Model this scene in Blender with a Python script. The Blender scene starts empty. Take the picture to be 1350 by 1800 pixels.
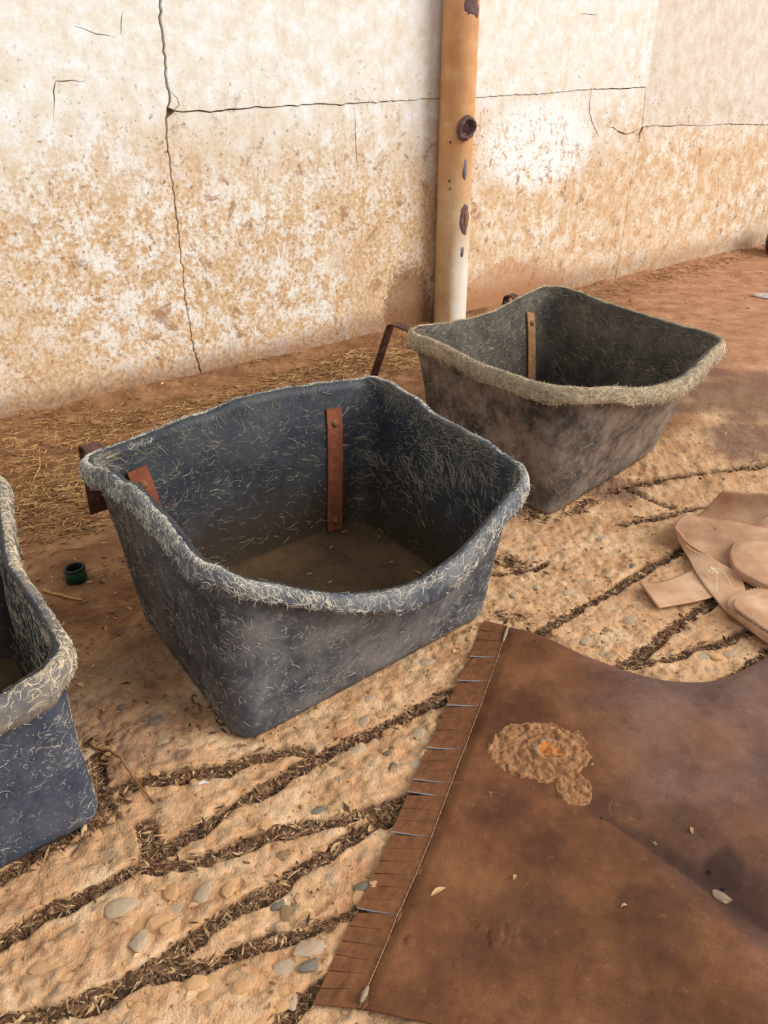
import bpy, bmesh, math, random
import numpy as np
from mathutils import Vector
random.seed(7)
rng = np.random.default_rng(11)
S = bpy.context.scene
COL = S.collection

# ------------------------------------------------------------------ camera
CAM_H, PITCH, FPX = 1.2, math.radians(28.06), 1480.0
cam = bpy.data.cameras.new('camera')
cam.sensor_fit = 'VERTICAL'; cam.sensor_height = 36.0; cam.lens = FPX/1800*36
cam.clip_start = .05; cam.clip_end = 100
camo = bpy.data.objects.new('camera', cam); COL.objects.link(camo)
camo.location = (0, 0, CAM_H); camo.rotation_euler = (math.pi/2-PITCH, 0, 0)
S.camera = camo
# ------------------------------------------------------------------ light
W = bpy.data.worlds.new('open_shade'); S.world = W; W.use_nodes = True
bg = W.node_tree.nodes['Background']
bg.inputs['Color'].default_value = (.90, .95, 1, 1); bg.inputs['Strength'].default_value = .5
sun = bpy.data.lights.new('soft_daylight', 'SUN'); sun.energy = 2.6; sun.angle = math.radians(45); sun.color = (1, .975, .95)
suno = bpy.data.objects.new('soft_daylight', sun); COL.objects.link(suno)
suno.rotation_euler = Vector((-.84, .16, -.53)).to_track_quat('-Z', 'Y').to_euler()
S.view_settings.view_transform = 'Standard'; S.view_settings.look = 'None'
S.view_settings.gamma = 1; S.view_settings.use_curve_mapping = False
S.view_settings.exposure = .42

# ------------------------------------------------------------------ survey: photo measurements -> metres
_U = np.array([0, math.sin(PITCH), math.cos(PITCH)]); _D = np.array([0, math.cos(PITCH), -math.sin(PITCH)])
def at(u, v, z=0.0):
    r = _D+np.array([(u-675)/FPX, 0, 0])-_U*(v-900)/FPX
    return np.array([0, 0, CAM_H])+r*((z-CAM_H)/r[2])
WP = np.array([-1.448, 2.958]); WD = np.array([.7753, .6315]); WD = WD/np.linalg.norm(WD); WN = np.array([WD[1], -WD[0]])
def onwall(u, v):
    r = _D+np.array([(u-675)/FPX, 0, 0])-_U*(v-900)/FPX
    t = (WP@WN)/(r[:2]@WN); p = np.array([0, 0, CAM_H])+r*t
    return ((p[:2]-WP)@WD, p[2])
def wpt(a, z, off=0.0):
    q = WP+WD*a+WN*off
    return (q[0], q[1], z)

# ------------------------------------------------------------------ numpy noise
def _h(ix, iy, s):
    n = (ix.astype(np.int64)*374761393+iy.astype(np.int64)*668265263+s*1274126177) & 0x7fffffff
    n = ((n ^ (n >> 13))*1274126177) & 0x7fffffff
    return ((n ^ (n >> 16)) & 0xffff)/65535.0
def vn(x, y, s=0):
    x = np.asarray(x, float); y = np.asarray(y, float)
    ix = np.floor(x); iy = np.floor(y); fx = x-ix; fy = y-iy
    fx = fx*fx*(3-2*fx); fy = fy*fy*(3-2*fy)
    a = _h(ix, iy, s); b = _h(ix+1, iy, s); c = _h(ix, iy+1, s); d = _h(ix+1, iy+1, s)
    return (a+(b-a)*fx)*(1-fy)+(c+(d-c)*fx)*fy
def fbm(x, y, s=0, o=4, g=.5):
    t = 0; a = 1; n = 0
    for k in range(o):
        t = t+a*(vn(x*2**k, y*2**k, s+k*17)-.5); n += a; a *= g
    return t/n*2
def sm(x, a, b):
    t = np.clip((x-a)/(b-a), 0, 1); return t*t*(3-2*t)

# ------------------------------------------------------------------ mesh helpers
def mesh(name, V, Fc, mi=None, smooth=True):
    V = np.ascontiguousarray(np.asarray(V, np.float32).reshape(-1, 3)); Fc = np.ascontiguousarray(np.asarray(Fc, np.int32))
    m = bpy.data.meshes.new(name); k = Fc.shape[1]; n = len(Fc)
    m.vertices.add(len(V)); m.vertices.foreach_set('co', V.ravel())
    m.loops.add(n*k); m.loops.foreach_set('vertex_index', Fc.ravel())
    m.polygons.add(n); m.polygons.foreach_set('loop_start', np.arange(0, n*k, k, dtype=np.int32))
    if mi is not None: m.polygons.foreach_set('material_index', np.asarray(mi, np.int32))
    m.polygons.foreach_set('use_smooth', np.full(n, smooth, bool))
    m.update(calc_edges=True); m.validate()
    return m
def attr(m, name, vals):
    a = m.attributes.new(name, 'FLOAT', 'POINT'); a.data.foreach_set('value', np.asarray(vals, np.float32))
def colattr(m, name, rgb):
    a = m.attributes.new(name, 'FLOAT_COLOR', 'POINT')
    c = np.ones((len(rgb), 4), np.float32); c[:, :3] = rgb; a.data.foreach_set('color', c.ravel())
def obj(name, m, mats, parent=None, label=None, cat=None, group=None, kind=None):
    o = bpy.data.objects.new(name, m); COL.objects.link(o)
    if m is not None and mats is not None:
        if not m.materials:
            for x in (mats if isinstance(mats, (list, tuple)) else [mats]): m.materials.append(x)
    if parent is not None: o.parent = parent; 
    for k, v in (('label', label), ('category', cat), ('group', group), ('kind', kind)):
        if v: o[k] = v
    return o
def empty(name, loc, label, cat, group=None):
    o = obj(name, None, None, None, label, cat, group); o.location = loc; o.empty_display_size = .05
    return o
def part(name, m, mats, root, label=None, kind=None):
    """mesh given in world coordinates, parented to an Empty / mesh that is only translated"""
    o = obj(name, m, mats, root, label, None, None, kind)
    p = Vector((0, 0, 0)); r = root
    while r is not None: p += r.location; r = r.parent
    o.location = -p
    return o
def gridfaces(nr, nc, wrap=False):
    r = np.arange(nr-1)[:, None]; c = np.arange(nc if wrap else nc-1)[None, :]
    c2 = (c+1) % nc
    return np.stack([r*nc+c, r*nc+c2, (r+1)*nc+c2, (r+1)*nc+c], -1).reshape(-1, 4)
def tube(path, rad, n=8, cap=True):
    """closed tube along a 3-D path, rad scalar or per point -> V, quads(tri-capped by degenerate rings)"""
    P = np.asarray(path, float); k = len(P); rad = np.broadcast_to(np.asarray(rad, float), (k,)).copy()
    T = np.gradient(P, axis=0); T /= np.linalg.norm(T, axis=1, keepdims=True)+1e-12
    up = np.array([0, 0, 1.]) if abs(T[0, 2]) < .9 else np.array([1., 0, 0])
    A = np.cross(T, up); A /= np.linalg.norm(A, axis=1, keepdims=True)+1e-12; B = np.cross(A, T)
    if cap:
        P = np.vstack([P[:1], P, P[-1:]]); A = np.vstack([A[:1], A, A[-1:]]); B = np.vstack([B[:1], B, B[-1:]])
        rad = np.concatenate([[rad[0]*.05], rad, [rad[-1]*.05]])
    th = np.linspace(0, 2*math.pi, n, endpoint=False)
    V = P[:, None]+rad[:, None, None]*(A[:, None]*np.cos(th)[None, :, None]+B[:, None]*np.sin(th)[None, :, None])
    return V.reshape(-1, 3), gridfaces(len(P), n, True)
class Acc:
    def __init__(s): s.V = []; s.F = []; s.n = 0; s.C = []
    def add(s, V, Fc, col=None):
        V = np.asarray(V).reshape(-1, 3); s.V.append(V); s.F.append(np.asarray(Fc)+s.n); s.n += len(V)
        if col is not None: s.C.append(np.broadcast_to(np.asarray(col), (len(V), 3)))
    def mesh(s, name, smooth=True):
        m = mesh(name, np.vstack(s.V), np.vstack(s.F), None, smooth)
        if s.C: colattr(m, 'Col', np.vstack(s.C))
        return m
def spline(pts, n):
    """open Catmull-Rom through pts, n samples"""
    P = np.asarray(pts, float); k = len(P)
    Q = np.vstack([2*P[0]-P[1], P, 2*P[-1]-P[-2]])
    t = np.linspace(0, k-1-1e-9, n); i = t.astype(int); f = (t-i)[:, None]
    a, b, c, d = Q[i], Q[i+1], Q[i+2], Q[i+3]
    return .5*(2*b+(c-a)*f+(2*a-5*b+4*c-d)*f**2+(3*b-a-3*c+d)*f**3)
def strap_mesh(name, path, side, width, thick, bev=.0012):
    """flat bar swept along path; side = width direction"""
    P = np.asarray(path, float); T = np.gradient(P, axis=0); T /= np.linalg.norm(T, axis=1, keepdims=True)
    s = np.asarray(side, float); s = s-T*(T@s)[:, None]; s /= np.linalg.norm(s, axis=1, keepdims=True); Nn = np.cross(T, s)
    w, t, b = width/2, thick/2, bev
    prof = [(-w+b, -t), (w-b, -t), (w, -t+b), (w, t-b), (w-b, t), (-w+b, t), (-w, t-b), (-w, -t+b)]
    rows = []
    for k in range(len(P)): rows.append([P[k]+s[k]*x+Nn[k]*y for x, y in prof])
    rows = [[P[0]+(q-P[0])*.02 for q in rows[0]]]+rows+[[P[-1]+(q-P[-1])*.02 for q in rows[-1]]]
    V = np.array(rows).reshape(-1, 3)
    m = mesh(name, V, gridfaces(len(rows), 8, True), None, False)
    return m
def strands(P0, D0, Nrm, L, R, nseg=5, curl=3.0, lift=.3, seed=1):
    """free strands (3-sided tubes). P0 start, D0 dir, arrays. returns V,F"""
    g = np.random.default_rng(seed); n = len(P0)
    D = D0/np.linalg.norm(D0, axis=1, keepdims=True); pts = [P0]; p = P0.copy(); w = g.normal(0, curl, n)
    for k in range(nseg):
        side = np.cross(Nrm, D); ang = (w+g.normal(0, curl*.5, n))[:, None]/nseg
        D = D*np.cos(ang)+side*np.sin(ang)
        p = p+D*(L/nseg)[:, None]; pts.append(p)
    pts = np.stack(pts, 1)
    return sweep(pts, Nrm, R)
def sweep(pts, Nrm, R, flat=False):
    n, k, _ = pts.shape
    T = np.gradient(pts, axis=1); T /= np.linalg.norm(T, axis=2, keepdims=True)+1e-12
    Nn = Nrm if Nrm.ndim == 3 else np.repeat(Nrm[:, None], k, 1)
    s = np.cross(T, Nn); s /= np.linalg.norm(s, axis=2, keepdims=True)+1e-12
    tap = np.ones(k); tap[0] = .45; tap[-1] = .3
    r = (R[:, None]*tap[None])[:, :, None]
    ring = np.stack([pts-s*r-Nn*r*.4, pts+Nn*r, pts+s*r-Nn*r*.4], 2)           # n,k,3,3
    V = ring.reshape(-1, 3)
    base = (np.arange(n)*k*3)[:, None, None]
    i = (np.arange(k-1)*3)[None, :, None]
    j = np.arange(3 if not flat else 2)[None, None, :]; j2 = (j+1) % 3
    Fc = np.stack([base+i+j, base+i+j2, base+i+3+j2, base+i+3+j], -1).reshape(-1, 4)
    return V, Fc
def chips(P, yaw, pitch, roll, L, Wd, T):
    """stretched octahedra, one per chip -> V, tris"""
    n = len(P)
    base = np.array([[1, 0, 0], [-1, 0, 0], [.15, 1, 0], [-.1, -1, 0], [.1, .1, 1], [0, 0, -1]], float)
    V = base[None]*np.stack([L, Wd, T], -1)[:, None, :]
    jit = rng.normal(0, .18, (n, 6, 3))*np.stack([L*.5, Wd, T], -1)[:, None, :]; V = V+jit
    def rot(V, a, i, j):
        c, s = np.cos(a)[:, None], np.sin(a)[:, None]; X = V[..., i].copy(); Y = V[..., j].copy()
        V[..., i] = X*c-Y*s; V[..., j] = X*s+Y*c
    rot(V, roll, 1, 2); rot(V, pitch, 0, 2); rot(V, yaw, 0, 1)
    V = V+P[:, None]
    f = np.array([[0, 2, 4], [2, 1, 4], [1, 3, 4], [3, 0, 4], [2, 0, 5], [1, 2, 5], [3, 1, 5], [0, 3, 5]])
    Fc = (np.arange(n)*6)[:, None, None]+f[None]
    return V.reshape(-1, 3), Fc.reshape(-1, 3)

# ------------------------------------------------------------------ materials
def srgb(r, g, b):
    f = lambda c: (c/255/12.92 if c/255 <= .04045 else ((c/255+.055)/1.055)**2.4)
    return (f(r), f(g), f(b), 1)
class NT:
    def __init__(s, name, rough=.8, spec=.3):
        s.m = bpy.data.materials.new(name); s.m.use_nodes = True; s.t = s.m.node_tree
        s.b = s.t.nodes['Principled BSDF']; s.b.inputs['Roughness'].default_value = rough; s.b.inputs['Specular IOR Level'].default_value = spec
        s._pos = None
    def n(s, typ, out=0, props=None, **inp):
        nd = s.t.nodes.new(typ)
        for k, v in (props or {}).items(): setattr(nd, k, v)
        for k, v in inp.items():
            k = k.replace('_', ' ') if k.replace('_', ' ') in nd.inputs else k
            sock = nd.inputs[int(k[1:])] if k[0] == 'i' and k[1:].isdigit() else nd.inputs[k]
            if isinstance(v, bpy.types.NodeSocket): s.t.links.new(v, sock)
            else: sock.default_value = v
        return nd.outputs[out]
    def pos(s):
        if s._pos is None: s._pos = s.n('ShaderNodeTexCoord', 'Object')
        return s._pos
    def noise(s, scale, detail=4, rough=.6, dist=0.0, vec=None, out=0):
        return s.n('ShaderNodeTexNoise', out, Vector=vec if vec is not None else s.pos(), Scale=scale, Detail=detail, Roughness=rough, Distortion=dist)
    def ramp(s, fac, stops):
        nd = s.t.nodes.new('ShaderNodeValToRGB'); e = nd.color_ramp.elements
        while len(e) < len(stops): e.new(.5)
        for x, (p, c) in zip(e, stops): x.position = p; x.color = c if len(c) == 4 else (*c, 1)
        s.t.links.new(fac, nd.inputs[0]); return nd.outputs[0]
    def step(s, fac, a, b):
        return s.n('ShaderNodeMapRange', 0, {'interpolation_type': 'SMOOTHSTEP'}, Value=fac, i1=a, i2=b, i3=0.0, i4=1.0)
    def math(s, op, a, b=0.0, c=0.0):
        return s.n('ShaderNodeMath', 0, {'operation': op}, i0=a, i1=b, i2=c)
    def mix(s, f, a, b, mode='MIX'):
        return s.n('ShaderNodeMix', 2, {'data_type': 'RGBA', 'blend_type': mode}, i0=f, i6=a, i7=b)
    def at(s, name, out='Fac'):
        nd = s.t.nodes.new('ShaderNodeAttribute'); nd.attribute_name = name; return nd.outputs[out]
    def xyz(s, v=None):
        nd = s.t.nodes.new('ShaderNodeSeparateXYZ'); s.t.links.new(v or s.pos(), nd.inputs[0]); return nd.outputs
    def color(s, c): s._set('Base Color', c)
    def _set(s, k, c):
        if isinstance(c, bpy.types.NodeSocket): s.t.links.new(c, s.b.inputs[k])
        else: s.b.inputs[k].default_value = c
    def bump(s, h, strength=.4, dist=.004):
        nd = s.t.nodes.new('ShaderNodeBump'); nd.inputs['Strength'].default_value = strength; nd.inputs['Distance'].default_value = dist
        s.t.links.new(h, nd.inputs['Height']); s.t.links.new(nd.outputs[0], s.b.inputs['Normal'])

def mat_floor():
    M = NT('muddy_concrete', .92, .15)
    n1 = M.noise(9, 6, .65); n2 = M.noise(70, 4, .6); n3 = M.noise(2.2, 3, .5); n4 = M.noise(260, 2, .5)
    conc = M.ramp(n1, [(.34, srgb(184, 134, 94)), (.5, srgb(210, 163, 119)), (.64, srgb(226, 188, 147))])
    conc = M.mix(M.math('MULTIPLY', M.step(n2, .55, .75), .5), conc, srgb(236, 204, 164))
    conc = M.mix(M.math('MULTIPLY', M.step(n2, .42, .28), .55), conc, srgb(140, 96, 62))
    conc = M.mix(M.math('MULTIPLY', M.step(n3, .48, .7), .45), conc, srgb(196, 150, 110))
    conc = M.mix(M.step(M.noise(26, 3, .6), .66, .74), conc, srgb(160, 148, 132))
    pebc = M.ramp(M.noise(33, 2, .5), [(.35, srgb(150, 126, 100)), (.5, srgb(198, 158, 116)), (.65, srgb(176, 150, 122))])
    conc = M.mix(M.math('MULTIPLY', M.at('peb'), .6), conc, pebc)
    soil = M.ramp(n1, [(.34, srgb(116, 80, 54)), (.5, srgb(142, 102, 70)), (.66, srgb(170, 128, 92))])
    soil = M.mix(M.math('MULTIPLY', M.step(n2, .4, .25), .6), soil, srgb(96, 62, 38))
    soil = M.mix(M.math('MULTIPLY', M.step(n2, .62, .75), .35), soil, srgb(214, 170, 124))
    x = M.xyz()
    east = M.step(x[0], .9, 1.9)
    soil = M.mix(M.math('MULTIPLY', east, .75), soil, M.ramp(n1, [(.3, srgb(164, 112, 82)), (.55, srgb(192, 142, 110)), (.7, srgb(206, 158, 126))]))
    c = M.mix(M.at('soil'), conc, soil)
    damp_dark = M.math('MULTIPLY', M.at('damp_dark'), .75)
    c = M.mix(damp_dark, c, srgb(112, 82, 70))
    dirt = M.ramp(n2, [(.3, srgb(74, 52, 38)), (.55, srgb(112, 82, 58)), (.75, srgb(150, 114, 82))])
    c = M.mix(M.at('groove'), c, dirt)
    M.color(c)
    h = M.math('ADD', M.math('MULTIPLY', n2, .7), M.math('MULTIPLY', n4, .35))
    M.bump(h, .8, .008)
    return M.m
def mat_wall():
    M = NT('stained_plaster', .9, .15)
    P = M.xyz(); z = P[2]
    a = M.math('SUBTRACT', M.n('ShaderNodeVectorMath', 'Value', {'operation': 'DOT_PRODUCT'}, i0=M.pos(), i1=(WD[0], WD[1], 0)), float(WP@WD))
    big = M.noise(2.4, 5, .6); mid = M.noise(14, 8, .72); fine = M.noise(60, 6, .72); spot = M.noise(9, 6, .75, .4)
    clean = M.ramp(mid, [(.34, srgb(222, 208, 186)), (.5, srgb(233, 226, 212)), (.64, srgb(240, 239, 237))])
    zz = M.math('ADD', z, M.math('MULTIPLY', M.math('SUBTRACT', big, .5), .7))
    tan = M.ramp(fine, [(.34, srgb(186, 144, 102)), (.5, srgb(212, 178, 138)), (.64, srgb(228, 204, 170))])
    low = M.step(zz, 1.12, .62)
    # flaking: patches of white limewash left among the tan render
    flake = M.step(M.math('ADD', M.math('MULTIPLY', mid, .6), M.math('MULTIPLY', fine, .4)), .45, .58)
    flake = M.math('MULTIPLY', flake, M.step(M.noise(1.7, 3, .5), .36, .6))
    lowc = M.mix(flake, tan, srgb(238, 232, 220))
    # the bay right of the post keeps little limewash
    east = M.step(M.math('ADD', a, M.math('MULTIPLY', M.math('SUBTRACT', mid, .5), .8)), 3.2, 3.75)
    eastlow = M.math('MULTIPLY', M.step(zz, .75, .55), M.step(a, 2.35, 2.5))
    lowc = M.mix(M.math('MULTIPLY', M.math('MAXIMUM', east, eastlow), .58), lowc, M.ramp(mid, [(.36, srgb(200, 158, 118)), (.48, srgb(222, 190, 152)), (.6, srgb(240, 226, 204))]))
    c = M.mix(low, clean, lowc)
    c = M.mix(M.math('MULTIPLY', M.math('MULTIPLY', M.step(a, 3.784, 3.80), M.step(z, .82, .88)), .7), c, M.ramp(mid, [(.35, srgb(204, 182, 160)), (.62, srgb(224, 210, 194))]))
    # white limewash remnant on the right of the post
    du = M.math('DIVIDE', M.math('SUBTRACT', a, 2.93), .42); dv = M.math('DIVIDE', M.math('SUBTRACT', z, .82), .2)
    rr = M.math('ADD', M.math('MULTIPLY', du, du), M.math('MULTIPLY', dv, dv))
    patch = M.math('MULTIPLY', M.step(rr, 1.5, .5), M.step(M.math('ADD', M.math('MULTIPLY', mid, .5), M.math('MULTIPLY', fine, .5)), .42, .5))
    c = M.mix(patch, c, srgb(246, 244, 238))
    # brown splash spots
    dots = M.step(spot, .575, .64)
    dots = M.math('MULTIPLY', dots, M.step(zz, 1.2, .75))
    c = M.mix(M.math('MULTIPLY', dots, .7), c, srgb(150, 108, 74))
    speck = M.step(M.noise(55, 3, .6), .62, .68)
    c = M.mix(M.math('MULTIPLY', M.math('MULTIPLY', speck, .65), M.step(zz, 1.5, .8)), c, srgb(120, 82, 54))
    drip = M.noise(5, 4, .6, 0, M.n('ShaderNodeVectorMath', 0, {'operation': 'MULTIPLY'}, i0=M.pos(), i1=(9, 9, 1)))
    c = M.mix(M.math('MULTIPLY', M.step(drip, .52, .68), M.math('ADD', M.math('MULTIPLY', low, .2), .1)), c, srgb(186, 148, 110))
    # muddy foot of the wall
    zf = M.math('SUBTRACT', z, M.math('ADD', M.math('MULTIPLY', M.math('SUBTRACT', mid, .5), .16), M.math('MULTIPLY', M.step(a, 1.2, 2.0), .04)))
    c = M.mix(M.math('MULTIPLY', M.step(zf, .14, .02), M.math('SUBTRACT', .8, M.math('MULTIPLY', M.step(a, 3.0, 3.8), .3))), c, M.ramp(fine, [(.3, srgb(120, 88, 64)), (.7, srgb(172, 130, 96))]))
    # damp stain beside the post
    e = M.math('DIVIDE', M.math('SUBTRACT', a, 2.02), .17); e2 = M.math('DIVIDE', M.math('SUBTRACT', z, .10), .26)
    st = M.step(M.math('ADD', M.math('ADD', M.math('MULTIPLY', e, e), M.math('MULTIPLY', e2, e2)), M.math('MULTIPLY', M.math('SUBTRACT', fine, .5), 1.6)), 1.1, .5)
    c = M.mix(M.math('MULTIPLY', st, .7), c, srgb(120, 78, 48))
    e = M.math('DIVIDE', M.math('SUBTRACT', a, 2.75), .5); e2 = M.math('DIVIDE', M.math('SUBTRACT', z, .05), .22)
    st = M.step(M.math('ADD', M.math('ADD', M.math('MULTIPLY', e, e), M.math('MULTIPLY', e2, e2)), M.math('MULTIPLY', M.math('SUBTRACT', fine, .5), 1.6)), 1.2, .4)
    c = M.mix(M.math('MULTIPLY', st, .6), c, srgb(178, 124, 84))
    M.color(c)
    M.bump(M.math('ADD', M.math('MULTIPLY', mid, .6), M.math('MULTIPLY', fine, .5)), .5, .008)
    return M.m
def mat_plain(name, rgb, rough=.8, var=.25, scale=40, spec=.3, metal=0.0, bump=.3, bd=.002):
    M = NT(name, rough, spec); n = M.noise(scale, 5, .65); c = srgb(*rgb)
    d = tuple(v*(1-var) for v in c[:3])+(1,); l = tuple(min(1, v*(1+var)) for v in c[:3])+(1,)
    M.color(M.ramp(n, [(.3, d), (.5, c), (.7, l)])); M.b.inputs['Metallic'].default_value = metal
    if bump: M.bump(n, bump, bd)
    return M.m
def mat_rubber(name, base, dust, amount, thread, thr_amt, rough=.55, low=None):
    """dark moulded rubber: dust clouds and fine curly scuffs"""
    M = NT(name, rough, .35)
    n1 = M.noise(8, 9, .7); n2 = M.noise(45, 5, .6)
    c = M.mix(M.math('MULTIPLY', M.step(n1, .36, .68), amount), srgb(*base), srgb(*dust))
    c = M.mix(M.math('MULTIPLY', M.step(n2, .5, .75), amount*.6), c, srgb(*dust))
    for sc, ds, wd, k in ((26, 1.6, .010, .9), (52, 2.2, .014, .8)):
        q = M.noise(sc, 1.5, .4, ds)
        ln = M.step(M.math('ABSOLUTE', M.math('SUBTRACT', q, .5)), wd, wd*.3)
        br = M.step(M.noise(sc*1.7, 3, .6), .5, .6)
        c = M.mix(M.math('MULTIPLY', M.math('MULTIPLY', ln, br), thr_amt*k), c, srgb(*thread))
    if low is not None:
        z = M.xyz()[2]
        c = M.mix(M.math('MULTIPLY', M.step(M.math('ADD', z, M.math('MULTIPLY', M.math('SUBTRACT', n1, .5), .3)), low[1], low[2]), low[3]), c, srgb(*low[0]))
    M.color(c); M.bump(M.math('ADD', n2, M.math('MULTIPLY', n1, .6)), .35, .003)
    return M.m
def mat_attr(name, rough=.85):
    M = NT(name, rough, .2); n = M.noise(300, 2, .5)
    M.color(M.mix(M.math('MULTIPLY', M.step(n, .4, .7), .25), M.at('Col', 'Color'), srgb(60, 40, 26)))
    return M.m
def mat_fib(name, rgb):
    M = NT(name, .9, .15); M.color(M.mix(1.0, M.at('Col', 'Color'), srgb(*rgb), 'MULTIPLY')); return M.m
def mat_rust(name, a, b, c_, scale=30):
    M = NT(name, .85, .3); n = M.noise(scale, 6, .7); n2 = M.noise(scale*5, 3, .6)
    c = M.ramp(n, [(.3, srgb(*a)), (.52, srgb(*b)), (.72, srgb(*c_))])
    M.color(M.mix(M.math('MULTIPLY', M.step(n2, .55, .7), .4), c, srgb(60, 34, 26))); M.bump(n2, .4, .0015)
    return M.m
def mat_leather():
    M = NT('brown_hide', .72, .3)
    n1 = M.noise(6, 5, .6); n2 = M.noise(60, 5, .65); n3 = M.noise(420, 2, .5)
    c = M.ramp(n1, [(.36, srgb(88, 50, 27)), (.5, srgb(114, 69, 39)), (.64, srgb(136, 88, 53))])
    c = M.mix(M.math('MULTIPLY', M.at('grey'), .85), c, M.ramp(n1, [(.3, srgb(96, 70, 62)), (.6, srgb(132, 102, 90))]))
    c = M.mix(M.math('MULTIPLY', M.at('stain_shade'), .8), c, srgb(54, 36, 28))
    c = M.mix(M.math('MULTIPLY', M.step(n2, .58, .74), .3), c, srgb(164, 116, 76))
    c = M.mix(M.math('MULTIPLY', M.step(n2, .4, .28), .35), c, srgb(80, 48, 28))
    q = M.noise(9, 2, .5, .6); ln = M.step(M.math('ABSOLUTE', M.math('SUBTRACT', q, .5)), .006, .002)
    c = M.mix(M.math('MULTIPLY', M.math('MULTIPLY', ln, M.step(M.noise(5, 2), .62, .68)), .35), c, srgb(196, 160, 122))
    c = M.mix(M.math('MULTIPLY', M.step(n3, .5, .66), .35), c, srgb(70, 42, 26))
    c = M.mix(M.math('MULTIPLY', M.step(M.noise(18, 6, .7), .54, .66), .35), c, srgb(74, 44, 28))
    M.color(c); M.bump(M.math('ADD', M.math('MULTIPLY', n2, .5), M.math('MULTIPLY', n3, .5)), .5, .002)
    return M.m
def mat_tanhide(name, k=1.0):
    M = NT(name, .75, .25); n1 = M.noise(9, 5, .6); n2 = M.noise(160, 4, .6)
    c = M.ramp(n1, [(.34, srgb(166*k, 122*k, 92*k)), (.5, srgb(190*k, 146*k, 112*k)), (.66, srgb(208*k, 170*k, 136*k))])
    c = M.mix(M.math('MULTIPLY', M.step(n2, .58, .72), .3), c, srgb(228, 196, 158))
    c = M.mix(M.step(M.noise(38, 3, .6), .70, .76), c, srgb(96, 62, 42))
    M.color(c); M.bump(n2, .3, .0015)
    return M.m

def mat_post():
    M = NT('flaking_orange_paint', .6, .35)
    z = M.xyz()[2]; n1 = M.noise(8, 5, .65); n2 = M.noise(45, 4, .6)
    top = M.ramp(n1, [(.3, srgb(190, 130, 80)), (.55, srgb(206, 152, 100)), (.7, srgb(218, 172, 124))])
    bot = M.ramp(n1, [(.3, srgb(190, 148, 100)), (.5, srgb(208, 174, 132)), (.7, srgb(222, 200, 168))])
    f = M.step(M.math('ADD', z, M.math('MULTIPLY', M.math('SUBTRACT', n1, .5), .5)), .95, .45)
    c = M.mix(f, top, bot)
    P = M.xyz(); east = M.math('ADD', M.n('ShaderNodeVectorMath', 'Value', {'operation': 'DOT_PRODUCT'}, i0=M.n('ShaderNodeVectorMath', 0, {'operation': 'SUBTRACT'}, i0=M.pos(), i1=(.339, 4.309, 0)), i1=(.95, -.3, 0)), M.math('MULTIPLY', M.math('SUBTRACT', n1, .5), .06))
    pale = M.math('MULTIPLY', M.step(M.math('ADD', z, M.math('MULTIPLY', M.math('SUBTRACT', n1, .5), .3)), .55, .25), M.step(east, .0, .05))  # pale foot paint, with the light on the right side painted in
    c = M.mix(M.math('MULTIPLY', pale, .85), c, srgb(232, 226, 212))
    c = M.mix(M.math('MULTIPLY', M.step(n2, .68, .74), .7), c, srgb(132, 86, 56))
    M.color(c); M.bump(n2, .25, .002)
    return M.m

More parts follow.
